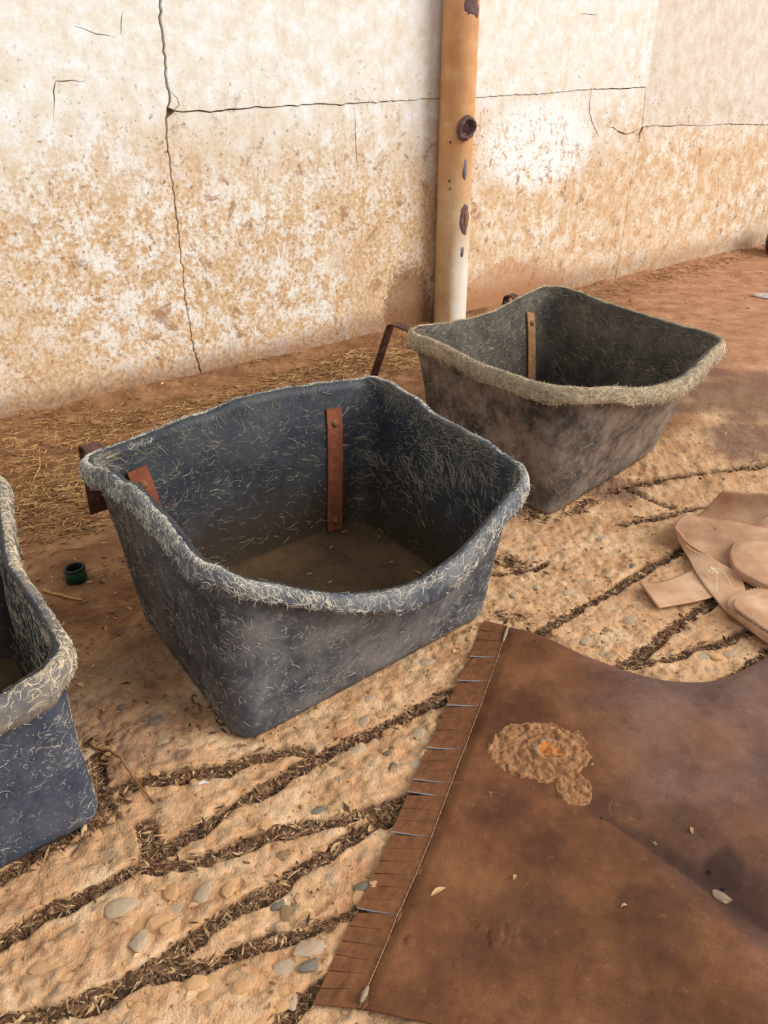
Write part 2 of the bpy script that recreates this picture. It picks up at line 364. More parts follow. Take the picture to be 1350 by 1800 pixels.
MAT = dict(
    floor=mat_floor(), wall=mat_wall(), post=mat_post(),
    core=mat_plain('wall_core', (112, 80, 56), .95),
    rub2o=mat_rubber('blue_black_rubber', (55, 59, 67), (126, 123, 120), .8, (176, 168, 156), .55),
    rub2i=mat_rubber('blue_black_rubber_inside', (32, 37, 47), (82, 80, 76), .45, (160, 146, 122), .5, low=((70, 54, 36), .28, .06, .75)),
    rub2f=mat_rubber('dusty_tub_bottom', (74, 56, 36), (112, 86, 56), .7, (140, 112, 78), .3, .9),
    rim2=mat_rubber('scuffed_rim', (60, 66, 76), (134, 132, 128), .7, (196, 186, 168), .6),
    rub1o=mat_rubber('navy_rubber', (46, 53, 68), (100, 104, 114), .5, (184, 176, 164), .6),
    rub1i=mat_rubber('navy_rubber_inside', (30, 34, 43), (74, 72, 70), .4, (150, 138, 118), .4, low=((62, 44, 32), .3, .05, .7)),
    rim1=mat_rubber('dusty_scuffed_rim', (80, 80, 84), (150, 138, 120), .75, (204, 188, 160), .6),
    rub3o=mat_rubber('muddy_black_rubber', (60, 54, 49), (150, 132, 116), .95, (170, 142, 112), .35, .75),
    rub3i=mat_rubber('muddy_black_rubber_inside', (58, 52, 46), (108, 98, 84), .6, (150, 134, 108), .35, .8, low=((48, 36, 28), .25, .0, .8)),
    rim3=mat_rubber('frayed_fibrous_rim', (120, 106, 90), (178, 160, 132), .8, (206, 186, 152), .6, .9),
    fib2=mat_fib('pale_fibre', (216, 208, 194)),
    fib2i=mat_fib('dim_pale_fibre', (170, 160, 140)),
    fib2o=mat_fib('grey_fibre', (196, 188, 176)),
    fib1=mat_fib('cream_fibre', (214, 198, 172)),
    fib3=mat_fib('straw_fibre', (226, 206, 172)),
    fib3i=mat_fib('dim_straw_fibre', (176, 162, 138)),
    strap=mat_rust('rusty_red_steel', (108, 58, 38), (136, 76, 50), (156, 94, 64)),
    strap3=mat_rust('dusty_rusty_steel', (142, 98, 62), (168, 122, 82), (186, 146, 104)),
    hook=mat_rust('dark_rusty_steel', (64, 42, 34), (92, 60, 46), (128, 92, 74)),
    bolt=mat_rust('rusty_bolt_steel', (96, 56, 40), (126, 84, 60), (150, 110, 80)),
    litter=mat_attr('plant_litter'),
    leather=mat_leather(),
    fringe=mat_plain('fringe_hide', (122, 77, 46), .75, .3, 60),
    cut=mat_plain('raw_cut_edge', (206, 202, 206), .8, .1, bump=0),
    thread=mat_plain('grey_thread', (168, 138, 110), .85, .2, 200),
    mud=mat_rust('dried_mud', (128, 84, 54), (156, 110, 72), (178, 132, 92), 40),
    mudcore=mat_rust('orange_mud', (160, 96, 48), (184, 116, 60), (214, 148, 84), 60),
    mudgrey=mat_plain('grey_mud', (154, 132, 108), .95, .2, 80),
    soot=mat_plain('black_crumb', (38, 30, 28), .9, .3, 120),
    tan1=mat_tanhide('tan_hide', .98), tan2=mat_tanhide('pale_tan_hide', 1.06), tan3=mat_tanhide('suede_tan_hide', 1.04),
    tthread=mat_plain('cream_thread', (232, 216, 188), .85, .1, bump=0),
    green=mat_plain('dark_green_plastic', (34, 92, 70), .45, .25, 60, .5),
    black=mat_plain('black_plastic', (34, 34, 34), .6, .3, 60, .4),
    navy=mat_plain('navy_blue_plastic', (24, 30, 78), .4, .2, 20, .5),
    stick=mat_plain('peeled_wood', (204, 160, 104), .8, .2, 90),
    twig=mat_plain('brown_twig', (146, 102, 64), .85, .25, 90),
    leaf=mat_plain('dry_leaf', (206, 166, 118), .8, .15, 120),
    white=mat_plain('white_plastic', (236, 234, 230), .6, .05, 60),
    galv=mat_plain('dull_metal', (196, 182, 172), .6, .12, 60, .5, .3),
    s1=mat_plain('grey_stone', (186, 160, 130), .85, .2, 50), s2=mat_plain('tan_stone', (200, 154, 108), .9, .18, 60),
    s3=mat_plain('slate_stone', (122, 112, 98), .8, .25, 60), s4=mat_plain('brown_stone', (150, 118, 84), .88, .2, 60),
    scar=mat_plain('bare_purple_rust', (112, 84, 82), .8, .35, 60), scarp=mat_plain('bare_steel_streak', (132, 128, 142), .6, .2, 80),
)

# ------------------------------------------------------------------ floor
GR = [  # (polyline measured on the photo, width m)
 ([(-60,1690),(0,1656),(73,1605),(169,1566),(214,1538),(265,1512),(315,1476),(394,1431),(450,1397),(495,1369),(540,1341),(619,1301),(700,1268),(790,1215)], .034),
 ([(255,1530),(315,1521),(366,1510),(428,1487),(484,1467),(540,1453),(597,1442),(664,1422),(715,1405),(800,1380)], .032),
 ([(-60,1800),(0,1797),(84,1786),(146,1763),(225,1724),(281,1695),(338,1650),(394,1611),(450,1583),(507,1543),(563,1510),(619,1470),(676,1442),(760,1400)], .034),
 ([(281,1707),(360,1695),(428,1673),(484,1650),(552,1633),(640,1600)], .028),
 ([(440,1840),(480,1800),(523,1769),(560,1745),(640,1700)], .034),
 ([(165,1420),(197,1391),(253,1369),(338,1363),(394,1352),(439,1335),(495,1321),(540,1318)], .034),
 ([(253,1448),(262,1475),(265,1500)], .040),
 ([(-40,1556),(0,1538),(73,1493),(130,1459)], .030),
 ([(170,1330),(172,1380),(182,1420)], .030),
 ([(900,1138),(940,1115),(991,1087),(1033,1062),(1076,1041),(1118,1015),(1160,990),(1202,969),(1280,930)], .030),
 ([(1085,1178),(1130,1146),(1160,1121),(1202,1091),(1245,1062),(1266,1049),(1340,1005)], .030),
 ([(1105,1172),(1185,1155),(1236,1138),(1287,1125),(1345,1105)], .024),
 ([(1250,1215),(1278,1197),(1312,1176),(1350,1150),(1420,1110)], .030),
 ([(1071,866),(1101,855),(1152,846),(1202,838),(1266,827),(1350,817),(1420,808)], .034),
 ([(1101,862),(1143,880),(1181,893)], .022),
 ([(1084,922),(1130,914),(1181,903),(1245,891),(1300,880)], .026),
 ([(870,1010),(930,1002),(960,990)], .020),
]
GL = [(np.array([at(*p)[:2] for p in pl]), w) for pl, w in GR]
def groove(x, y):
    shp = np.shape(x); x = np.ravel(x); y = np.ravel(y)
    best = np.full(x.shape, 9.0)
    px = x+.012*fbm(x*22, y*22, 5, 3); py = y+.012*fbm(x*22, y*22, 9, 3)
    wmod = 1+.45*fbm(x*11, y*11, 21, 2)
    for pts, w in GL:
        lo = pts.min(0)-.1; hi = pts.max(0)+.1
        k = np.where((x > lo[0]) & (x < hi[0]) & (y > lo[1]) & (y < hi[1]))[0]
        if not len(k): continue
        d = np.full(len(k), 9.0); qx = px[k]; qy = py[k]
        for a, b in zip(pts[:-1], pts[1:]):
            ab = b-a; t = np.clip(((qx-a[0])*ab[0]+(qy-a[1])*ab[1])/(ab@ab), 0, 1)
            d = np.minimum(d, np.hypot(qx-a[0]-t*ab[0], qy-a[1]-t*ab[1]))
        best[k] = np.minimum(best[k], d/(w*.5*wmod[k]))
    return (1-sm(best, .62, 1.15)).reshape(shp)
def walldist(x, y): return (x-WP[0])*WN[0]+(y-WP[1])*WN[1]
def soilmask(x, y):
    d = walldist(x, y)+.16*fbm(x*3, y*3, 31, 3)+.10*sm(x, .3, 1.2)
    return 1-sm(d, 1.58, 1.78)
def cells(x, y, k, s):
    X0 = np.floor(x*k); Y0 = np.floor(y*k); best = np.full(np.shape(x), 9.0); hid = np.zeros(np.shape(x))
    for i in (-1, 0, 1):
        for j in (-1, 0, 1):
            cx = X0+i; cy = Y0+j; d = np.hypot((x*k-cx-_h(cx, cy, s)), (y*k-cy-_h(cx, cy, s+5))); q = d < best
            hid = np.where(q, _h(cx, cy, s+9), hid); best = np.where(q, d, best)
    return best, hid
def pebbles(x, y):
    wx = x+.004*fbm(x*60, y*60, 81, 2); wy = y+.004*fbm(x*60, y*60, 83, 2)
    c, s_ = math.cos(.66), math.sin(.66); u = (wx*c+wy*s_)*.72; v = (-wx*s_+wy*c)
    d, h = cells(u, v, 34, 3); a = (1-sm(d, .28, .5))*(h < .42); d2, h2 = cells(u, v, 70, 13); b = (1-sm(d2, .28, .5))*(h2 < .3)
    return a, b
def ghgt(x, y, parts=False):
    x = np.asarray(x, float); y = np.asarray(y, float)
    g = groove(x, y); s = soilmask(x, y)
    g = g*(1-s*.8)
    lump = fbm(x*14, y*14, 3, 4)*.006+fbm(x*45, y*45, 7, 3)*.0045-np.clip(fbm(x*75, y*75, 19, 2)-.25, 0, 1)*.006*(1-s)
    pa, pb = pebbles(x, y); lump = lump+(pa*.0042+pb*.0024)*(1-s)*(1-g)*sm(vn(x*4, y*4, 66), .15, .6)
    ridge = np.abs(fbm(x*30+y*6, y*30, 13, 3))*.005
    h = (lump+ridge)*(1-.35*s)+fbm(x*1.3, y*1.3, 77, 2)*.006
    h = h*(1-.6*g)-g*.011
    h = h+.02*(1-sm(walldist(x, y), .0, .16))*(.6+.8*vn(x*9, y*9, 3))
    return (h, g, s) if parts else h
def axis(lo, a, b, hi, fine, coarse):
    out = list(np.arange(a, b, fine)); st = fine; v = b
    while v < hi: out.append(v); st = min(st*1.02, coarse); v += st
    out.append(hi); st = fine; v = a-fine; pre = []
    while v > lo: pre.append(v); st = min(st*1.025, coarse); v -= st
    return np.array([lo]+pre[::-1]+out)
gx = axis(-4.2, -.95, 1.0, 5.5, .0046, .07); gy = axis(-.8, .62, 1.9, 8.2, .0042, .07)
X, Y = np.meshgrid(gx, gy)
Hh, Gm, Sm = ghgt(X, Y, True)
fm = mesh('floor', np.stack([X, Y, Hh], -1), gridfaces(len(gy), len(gx)))
attr(fm, 'groove', Gm.ravel()); attr(fm, 'soil', Sm.ravel())
pa_, pb_ = pebbles(X, Y); attr(fm, 'peb', (np.maximum(pa_, pb_*.8)*(1-Gm)).ravel())
def blob(px, py, r, s=0): 
    c = at(px, py); return 1-sm(np.hypot(X-c[0], Y-c[1])/r+.5*fbm(X*9, Y*9, s, 3), .5, 1.1)
dm = np.maximum.reduce([blob(1310, 700, .38, 4), blob(1345, 780, .25, 5), blob(1080, 862, .10, 6), *[.9*blob(u_, v_, r_, k_) for k_, (u_, v_, r_) in enumerate(((215,1247,.022),(208,1222,.03),(275,1270,.024),(285,1190,.016),(265,1205,.016),(232,1140,.014),(205,1115,.02),(185,1005,.02),(320,1330,.02),(240,1330,.018),(160,1240,.02)))], .55*blob(200, 1270, .2, 8), .5*blob(230, 1180, .15, 9), .5*blob(900, 905, .12, 3)])  # wet patch at right, dark soil spots, broader darker areas beside the tubs
attr(fm, 'damp_dark', dm.ravel())
keep_floor = obj('floor', fm, MAT['floor'], kind='structure', label='dusty tan scored concrete floor turning to bare soil by the wall')

# pebbles showing in the concrete: eight shared shapes
def pebble(seed):
    bm = bmesh.new(); bmesh.ops.create_icosphere(bm, subdivisions=2, radius=1)
    g = random.Random(seed); k = [Vector((g.gauss(0, 1), g.gauss(0, 1), g.gauss(0, .6))).normalized() for _ in range(7)]
    for v in bm.verts:
        n = v.co.normalized(); d = max(n.dot(q)/(.72+.25*((i*37+seed) % 10)/10) for i, q in enumerate(k))
        v.co = n*(1/max(.75, d*1.05))*(1+.05*g.random())
    m = bpy.data.meshes.new('stone')
    bm.to_mesh(m); bm.free()
    for p in m.polygons: p.use_smooth = False
    return m
smats = ['s1', 's2', 's2', 's4', 's3', 's2', 's1', 's4', 's2', 's2']
shapes = []
for i in range(10):
    m = pebble(i); m.materials.append(MAT[smats[i]]); shapes.append(m)
big = [(600,1275,.028,5),(640,1268,.02,0),(690,1285,.03,1),(735,1290,.024,0),(735,1345,.034,6),(690,1348,.018,4),(683,1322,.014,4),(625,1320,.024,6),(588,1345,.018,3),
       (560,1232,.03,2),(650,1228,.016,0),(655,1215,.02,9),(150,1330,.026,6),(275,1268,.02,4),(215,1247,.014,4),(215,1598,.03,0),(245,1660,.024,6),(80,1700,.026,1),(280,1620,.03,8),
       (360,1570,.022,0),(300,1570,.026,2),(505,1700,.026,0),(510,1760,.02,6),(545,1668,.03,6),(545,1700,.02,4),(490,1590,.016,4),(495,1505,.02,7),(560,1425,.016,4),(400,1570,.022,8),
       (1045,1105,.022,1),(1110,1090,.024,0),(1060,1150,.018,0),(1050,1130,.014,6),(1030,1128,.02,0),(1285,1150,.02,0),(1255,1155,.026,2),(1245,1178,.018,6),(1200,1170,.018,9),
       (930,980,.018,0),(985,960,.016,6),(1060,950,.018,0),(1070,1012,.014,0),(960,1040,.014,1),(1000,1040,.018,0),(1030,1012,.016,8),(905,1045,.016,0),(885,975,.012,6),(640,1560,.02,4),(1110,1000,.014,4)]
def add_stone(x, y, r, si, squash=.35, el=1.35):
    z = float(ghgt(np.array([x]), np.array([y]))[0])
    o = bpy.data.objects.new('stone', shapes[si]); COL.objects.link(o); o.parent = keep_floor
    k = el*(.85+.3*random.random())
    o.scale = (r*k*.5, r*.5, r*squash*.5); o.location = (x, y, z-r*.22*squash)
    o.rotation_euler = (random.uniform(-.12, .12), random.uniform(-.12, .12), math.radians(38)+random.gauss(0, .5))
for u, v, r, si in big:
    p = at(u, v); add_stone(p[0], p[1], r*1.15, si)
nst = len(big); guard = 0
while nst < 296 and guard < 6000:
    guard += 1
    u = random.uniform(-40, 1390); v = 1800-(random.random()**.8)*920
    p = at(u, v)
    if p[1] > 2.9: continue
    g = groove(p[:1], p[1:2])[0]; s = soilmask(p[:1], p[1:2])[0]
    if g > .15 or s > .35: continue
    if vn(p[0]*3.1, p[1]*3.1, 55) < .35: continue
    add_stone(p[0], p[1], random.uniform(.011, .026), random.choice([1, 2, 5, 8, 9, 1, 2, 5, 3, 0, 7, 6, 8]), random.uniform(.2, .36)); nst += 1

# ------------------------------------------------------------------ wall
def lineA(pts): return [onwall(*p) for p in pts]
K1 = lineA([(282,-140),(282,0),(280,30),(288,80),(292,140),(298,180),(294,200),(292,240),(300,300),(306,340),(312,400),(318,450),(323,470),(322,490),(332,560),(340,610),(350,640),(352,667)])
K1.append((K1[-1][0]+.005, -.1))
K2 = lineA([(296,197),(330,196),(350,194),(370,197),(400,192),(430,191),(450,187),(470,189),(500,186),(560,182),(605,184),(606,182),(700,177),(775,172),(845,171),(900,167),(950,165),(1000,160),(1040,157),(1090,156),(1135,153)])
K3 = lineA([(1135,153),(1140,120),(1145,90),(1150,60),(1157,0),(1164,-60)]); K3.append((K3[-1][0]+.01, 2.7))
K4 = lineA([(1128,224),(1150,221),(1180,222),(1200,220),(1240,221),(1280,218),(1350,220),(1420,222)]); K4.append((9.2, K4[-1][1]-.05))
K5 = lineA([(1135,153),(1132,190),(1128,224),(1118,262),(1112,300),(1104,350),(1100,380),(1092,430),(1083,482)]); K5.append((K5[-1][0], -.1))
K1 = [(K1[1][0]+.02, 2.7)]+K1[1:]
def jag(pts, amp, step=.018, seed=0):
    g = random.Random(seed); out = [pts[0]]
    for a, b in zip(pts[:-1], pts[1:]):
        L = math.hypot(b[0]-a[0], b[1]-a[1]); n = max(1, min(40, int(L/step)))
        nx, ny = -(b[1]-a[1])/L, (b[0]-a[0])/L
        for i in range(1, n+1):
            t = i/n; d = g.gauss(0, amp) if i < n else 0
            out.append((a[0]+(b[0]-a[0])*t+nx*d, a[1]+(b[1]-a[1])*t+ny*d))
    return out
K1 = jag(K1, .0028, .016, 1); K2j = jag(K2, .0014, .02, 2); K4 = jag(K4, .002, .02, 4); K5 = jag(K5, .0016, .02, 5)
def shift(pts, dx, dz, seed, var=.6):
    g = random.Random(seed); v = 1.0; out = []
    for p in pts:
        v += g.gauss(0, .12); v = min(1+var, max(1-var, v)); out.append((p[0]+dx*v, p[1]+dz*v))
    return out
ik = min(range(len(K1)), key=lambda i: abs(K1[i][1]-K2[0][1]))
i5 = min(range(len(K5)), key=lambda i: abs(K5[i][1]-K4[0][1])+abs(K5[i][0]-K4[0][0]))
wall = obj('wall_back', None, None, kind='structure', label='limewashed wall of cracked rendered slabs behind the tubs')
def slab(poly, front, back, name='panel', mat='wall', bevel=.0018):
    bm = bmesh.new()
    f = bm.faces.new([bm.verts.new(wpt(a, z, front)) for a, z in poly])
    r = bmesh.ops.extrude_face_region(bm, geom=[f]); d = Vector((*(WN*(back-front)), 0))
    bmesh.ops.translate(bm, verts=[v for v in r['geom'] if isinstance(v, bmesh.types.BMVert)], vec=d)
    bmesh.ops.recalc_face_normals(bm, faces=bm.faces)
    m = bpy.data.meshes.new(name); bm.to_mesh(m); bm.free()
    o = obj(name, m, MAT[mat], wall)
    if bevel:
        b = o.modifiers.new('edge', 'BEVEL'); b.width = bevel; b.segments = 1; b.limit_method = 'ANGLE'; b.angle_limit = 1.0
    return o
slab([(-4.5, -.15), (9.2, -.15), (9.2, 2.72), (-4.5, 2.72)], -.012, -.14, 'wall_core', 'core', 0)
g1 = .0024
Lk = shift(K1, -g1, 0, 21); Rk = shift(K1, g1, 0, 22)
slab([(-4.5, -.1), (-4.5, 2.7)]+Lk, 0, -.02)
up = shift(K2j, 0, .0012, 23); dn = shift(K2j, 0, -.0022, 24)
up = shift(up, 0, 0, 1); 
slab(Rk[:ik]+up[1:-1]+shift(K3, -.0015, 0, 25)[0:], .005, -.02)
slab(dn[1:][::-1]+Rk[ik+1:]+[(K5[-1][0]-.001, -.1)]+shift(K5, -.001, 0, 26)[::-1][1:-1], 0, -.02)
slab(shift(K3, .0015, 0, 27)[::-1]+shift(K5[1:i5], .0008, 0, 28)+shift(K4, 0, .0016, 29)+[(9.2, 2.7)], .001, -.02)
slab(shift(K4, 0, -.0018, 30)[::-1]+shift(K5[i5+1:], .0009, 0, 31)+[(9.2, -.1)], 0, -.02)
# loose hairline cracks: shallow dark chips along short lines
def hair(pts, wd, seed, off=.0006):
    q = jag(lineA(pts), .0016, .02, seed); A = np.array(q); T = np.gradient(A, axis=0); T /= np.linalg.norm(T, axis=1, keepdims=True)
    g = np.random.default_rng(seed); ww = wd*(.35+.9*g.random(len(A)))*np.sin(np.linspace(.15, math.pi-.15, len(A)))
    Nn = np.stack([-T[:, 1], T[:, 0]], -1); a = A+Nn*ww[:, None]*.5; b = A-Nn*ww[:, None]*.5
    top = [wpt(p[0], p[1], off) for p in a]; bot = [wpt(p[0], p[1], off) for p in b]; mid = [wpt(p[0], p[1], off+.0004) for p in A]
    m = mesh('crack', np.array([top, mid, bot]).reshape(-1, 3), gridfaces(3, len(A)))
    obj('crack', m, MAT['core'], wall)
hair([(1040,158),(1036,180),(1036,200),(1044,222),(1053,240)], .006, 41)
hair([(1068,223),(1078,224),(1088,232),(1100,236),(1114,232),(1124,226)], .008, 42)
hair([(1122,238),(1126,230),(1132,220),(1136,216)], .05, 43)
hair([(623,188),(625,240),(628,300)], .004, 44)
hair([(1225,88),(1250,92),(1284,93),(1282,130),(1270,160),(1262,185)], .004, 45)
hair([(95,215),(94,160),(98,142),(150,142)], .004, 46, .0006)
hair([(1019,24),(1050,26)], .004, 47, .0056)
hair([(298,160),(310,172),(314,185),(300,197)], .003, 48, .0056)
hair([(130,45),(170,60),(205,66)], .003, 49); hair([(215,20),(212,60)], .003, 50)
hair([(400,480),(410,486),(420,484)], .003, 51)

# ------------------------------------------------------------------ pipe post
PC = np.array([.339, 4.309]); PR = .0815
post = empty('pipe_post', (PC[0], PC[1], 0), 'orange-painted steel pipe post standing against the cracked wall', 'post')
th = np.linspace(0, 2*math.pi, 64, endpoint=False); zs = np.linspace(-.05, 2.75, 90)
TH, ZZ = np.meshgrid(th, zs)
rr = PR+.0012*fbm(TH*3, ZZ*6, 2, 3)
V = np.stack([PC[0]+rr*np.cos(TH), PC[1]+rr*np.sin(TH), ZZ], -1)
pm = mesh('pipe', V, gridfaces(90, 64, True))
pmo = part('pipe', pm, MAT['post'], post)
def postpt(u, v, r=PR):
    """point on the post surface seen at (u,v)"""
    d = _D+np.array([(u-675)/FPX, 0, 0])-_U*(v-900)/FPX
    a = d[0]**2+d[1]**2; b = -2*(d[0]*PC[0]+d[1]*PC[1]); c = PC@PC-r*r
    t = (-b-math.sqrt(max(0, b*b-4*a*c)))/(2*a); p = d*t+np.array([0, 0, CAM_H])
    n = np.array([p[0]-PC[0], p[1]-PC[1], 0])/r
    return p, n
# sawn-off stub with torn ring
p, n = postpt(819, 225); n = n*.55+np.array([.0, -1, 0])*.45+np.array([.12, 0, 0]); n /= np.linalg.norm(n); t1 = np.cross([0, 0, 1.], n); t2 = np.array([0, 0, 1.])
rows = []; g = np.random.default_rng(5)
for ro, dn_ in ((.052, -.006), (.052, .002), (.05, .016), (.043, .026), (.036, .024), (.031, .010), (.026, -.002), (.018, .004), (.010, .012), (.001, .010)):
    a = np.linspace(0, 2*math.pi, 40, endpoint=False)
    k = 1+.10*np.sin(2*a+.6)+g.normal(0, .03, 40); dd = dn_+g.normal(0, .0022, 40)*(ro < .05)
    if dn_ > .02: dd = dd+.006*np.sin(3*a)+g.normal(0, .003, 40)
    rows.append(p+np.outer(ro*k*np.cos(a), t1)*.82+np.outer(ro*k*np.sin(a), t2)*1.08+np.outer(dd, n))
part('sawn_stub', mesh('sawn_stub', np.array(rows), gridfaces(len(rows), 40, True)), MAT['scar'], post, 'rusty stub of a cut-off pipe')
def scar(u, v, w, h, mat, seed, thick=.003, hollow=False):
    g = np.random.default_rng(seed); a = np.linspace(0, 2*math.pi, 28, endpoint=False)
    p0, n0 = postpt(u, v); zc = p0[2]; ph = math.atan2(n0[1], n0[0]); rows = []
    base = 1+g.normal(0, .09, 28)
    for ro, dr in ((1.05, -.002), (1., thick*.4), (.8, thick), (.5, thick*(.4 if hollow else 1)), (.02, thick*(.3 if hollow else 1))):
        x = ro*base*np.cos(a)*w/PR; z = zc+ro*base*np.sin(a)*h
        rad = PR+dr+g.normal(0, thick*.12, 28)
        rows.append(np.stack([PC[0]+rad*np.cos(ph+x), PC[1]+rad*np.sin(ph+x), z], -1))
    part('bare_patch', mesh('bare_patch', np.array(rows), gridfaces(5, 28, True)), MAT[mat], post)
scar(817, 386, .028, .068, 'scar', 1, .004, True); scar(819, 384, .010, .045, 'mud', 8, .005)
scar(818, 298, .009, .045, 'scarp', 2); scar(816, 305, .009, .022, 'scar', 3); scar(813, 440, .009, .018, 'scarp', 4); scar(812, 447, .008, .014, 'scar', 5)
scar(830, 2, .034, .05, 'scar', 6); scar(838, 18, .02, .03, 'scar', 7)
scar(792, 250, .005, .006, 'scar', 9, .002); scar(790, 318, .006, .007, 'scar', 10, .002); scar(791, 332, .006, .007, 'mud', 11, .002)

# ------------------------------------------------------------------ feed tubs
def roundquad(C4, r, ns, nc):
    """sampled loop round 4 corners: pts(N,3), side index, side parameter"""
    P = []; sid = []; tt = []
    for i in range(4):
        a, b = C4[i], C4[(i+1) % 4]; c = C4[(i+2) % 4]; L = np.linalg.norm((b-a)[:2]); L2 = np.linalg.norm((c-b)[:2])
        ra = r[i]/L; rb = r[(i+1) % 4]/L
        t = np.linspace(ra, 1-rb, ns, endpoint=False)
        P += [a+(b-a)*x for x in t]; sid += [i]*ns; tt += list(t)
        p0 = a+(b-a)*(1-rb); p2 = b+(c-b)*(r[(i+1) % 4]/L2)
        for k in range(nc):
            s = k/nc; P.append((1-s)**2*p0+2*s*(1-s)*b+s*s*p2)
            if s < .5: sid.append(i); tt.append(1-rb+rb*s*2)
            else: sid.append((i+1) % 4); tt.append((r[(i+1) % 4]/L2)*(s*2-1))
    return np.array(P), np.array(sid), np.array(tt)
def bilin(G, r, c):
    nr, nc, _ = G.shape; r = np.clip(r, 0, nr-1.0001); c = c % nc
    i = r.astype(int); j = c.astype(int); f = (r-i)[:, None]; h = (c-j)[:, None]; j2 = (j+1) % nc
    return (G[i, j]*(1-h)+G[i, j2]*h)*(1-f)+(G[i+1, j]*(1-h)+G[i+1, j2]*h)*f
def surf_strands(G, n, L, R, sgn, seed, orient=None, spread=.5, curl=2.2, rlo=0.0, rhi=None, k=5, dens=None, lift=.0004, swirl=1.6):
    """fibres lying on the surface grid G (rows x cols, cols wrap)"""
    g = np.random.default_rng(seed); nr, nc, _ = G.shape; rhi = nr-1.0 if rhi is None else rhi
    r = g.uniform(rlo, rhi, n*3); c = g.uniform(0, nc, n*3)
    P = bilin(G, r, c)
    if dens is not None:
        keep = g.random(n*3) < dens(P, r, c); r = r[keep]; c = c[keep]
    r = r[:n]; c = c[:n]; n = len(r); P = bilin(G, r, c)
    sw = fbm(c*.035, r*.25+seed, seed, 3)*swirl
    ph = (0 if orient is None else orient)+sw+g.normal(0, spread, n); w = g.normal(0, curl, n)
    Ls = L[0]+(L[1]-L[0])*g.random(n)**2; Rs = R[0]+(R[1]-R[0])*g.random(n)**1.5
    pts = []; nor = []; st = Ls/k
    for q in range(k+1):
        P = bilin(G, r, c); er = .3; e1 = (bilin(G, np.clip(r+er, 0, nr-1.001), c)-bilin(G, np.clip(r-er, 0, nr-1.001), c)); e2 = (bilin(G, r, c+er)-bilin(G, r, c-er))
        l1 = np.linalg.norm(e1, axis=1)/(2*er)+1e-6; l2 = np.linalg.norm(e2, axis=1)/(2*er)+1e-6
        N_ = np.cross(e1, e2)*sgn; N_ /= np.linalg.norm(N_, axis=1, keepdims=True)+1e-9
        pts.append(P+N_*lift); nor.append(N_)
        r = np.clip(r+np.sin(ph)*st/l1, 0, nr-1.001); c = c+np.cos(ph)*st/l2
        ph = ph+(w+g.normal(0, curl*.7, n))/k
    fibcol(g, n, k+1)
    return sweep(np.stack(pts, 1), np.stack(nor, 1), Rs, True)
FIB = []
def fibcol(g, n, k):
    b = np.clip(g.normal(.72, .22, n), .25, 1.15); FIB.append(np.repeat(np.stack([b, b*g.uniform(.94, 1, n), b*g.uniform(.84, 1, n)], -1), k*3, 0))
def bolt_mesh(p, n, r, h):
    n = np.asarray(n, float); n /= np.linalg.norm(n); t1 = np.cross([0, 0, 1.], n); t1 /= np.linalg.norm(t1); t2 = np.cross(n, t1); a = np.linspace(0, 2*math.pi, 14, endpoint=False)
    rows = [np.asarray(p)+np.outer(rr*np.cos(a), t1)+np.outer(rr*np.sin(a), t2)+n*d for rr, d in ((r*1.5, -.001), (r*1.5, .0015), (r*1.1, .002), (r, h*.7), (r*.75, h), (.0002, h*1.05))]
    return mesh('bolt', np.array(rows), gridfaces(6, 14, True))
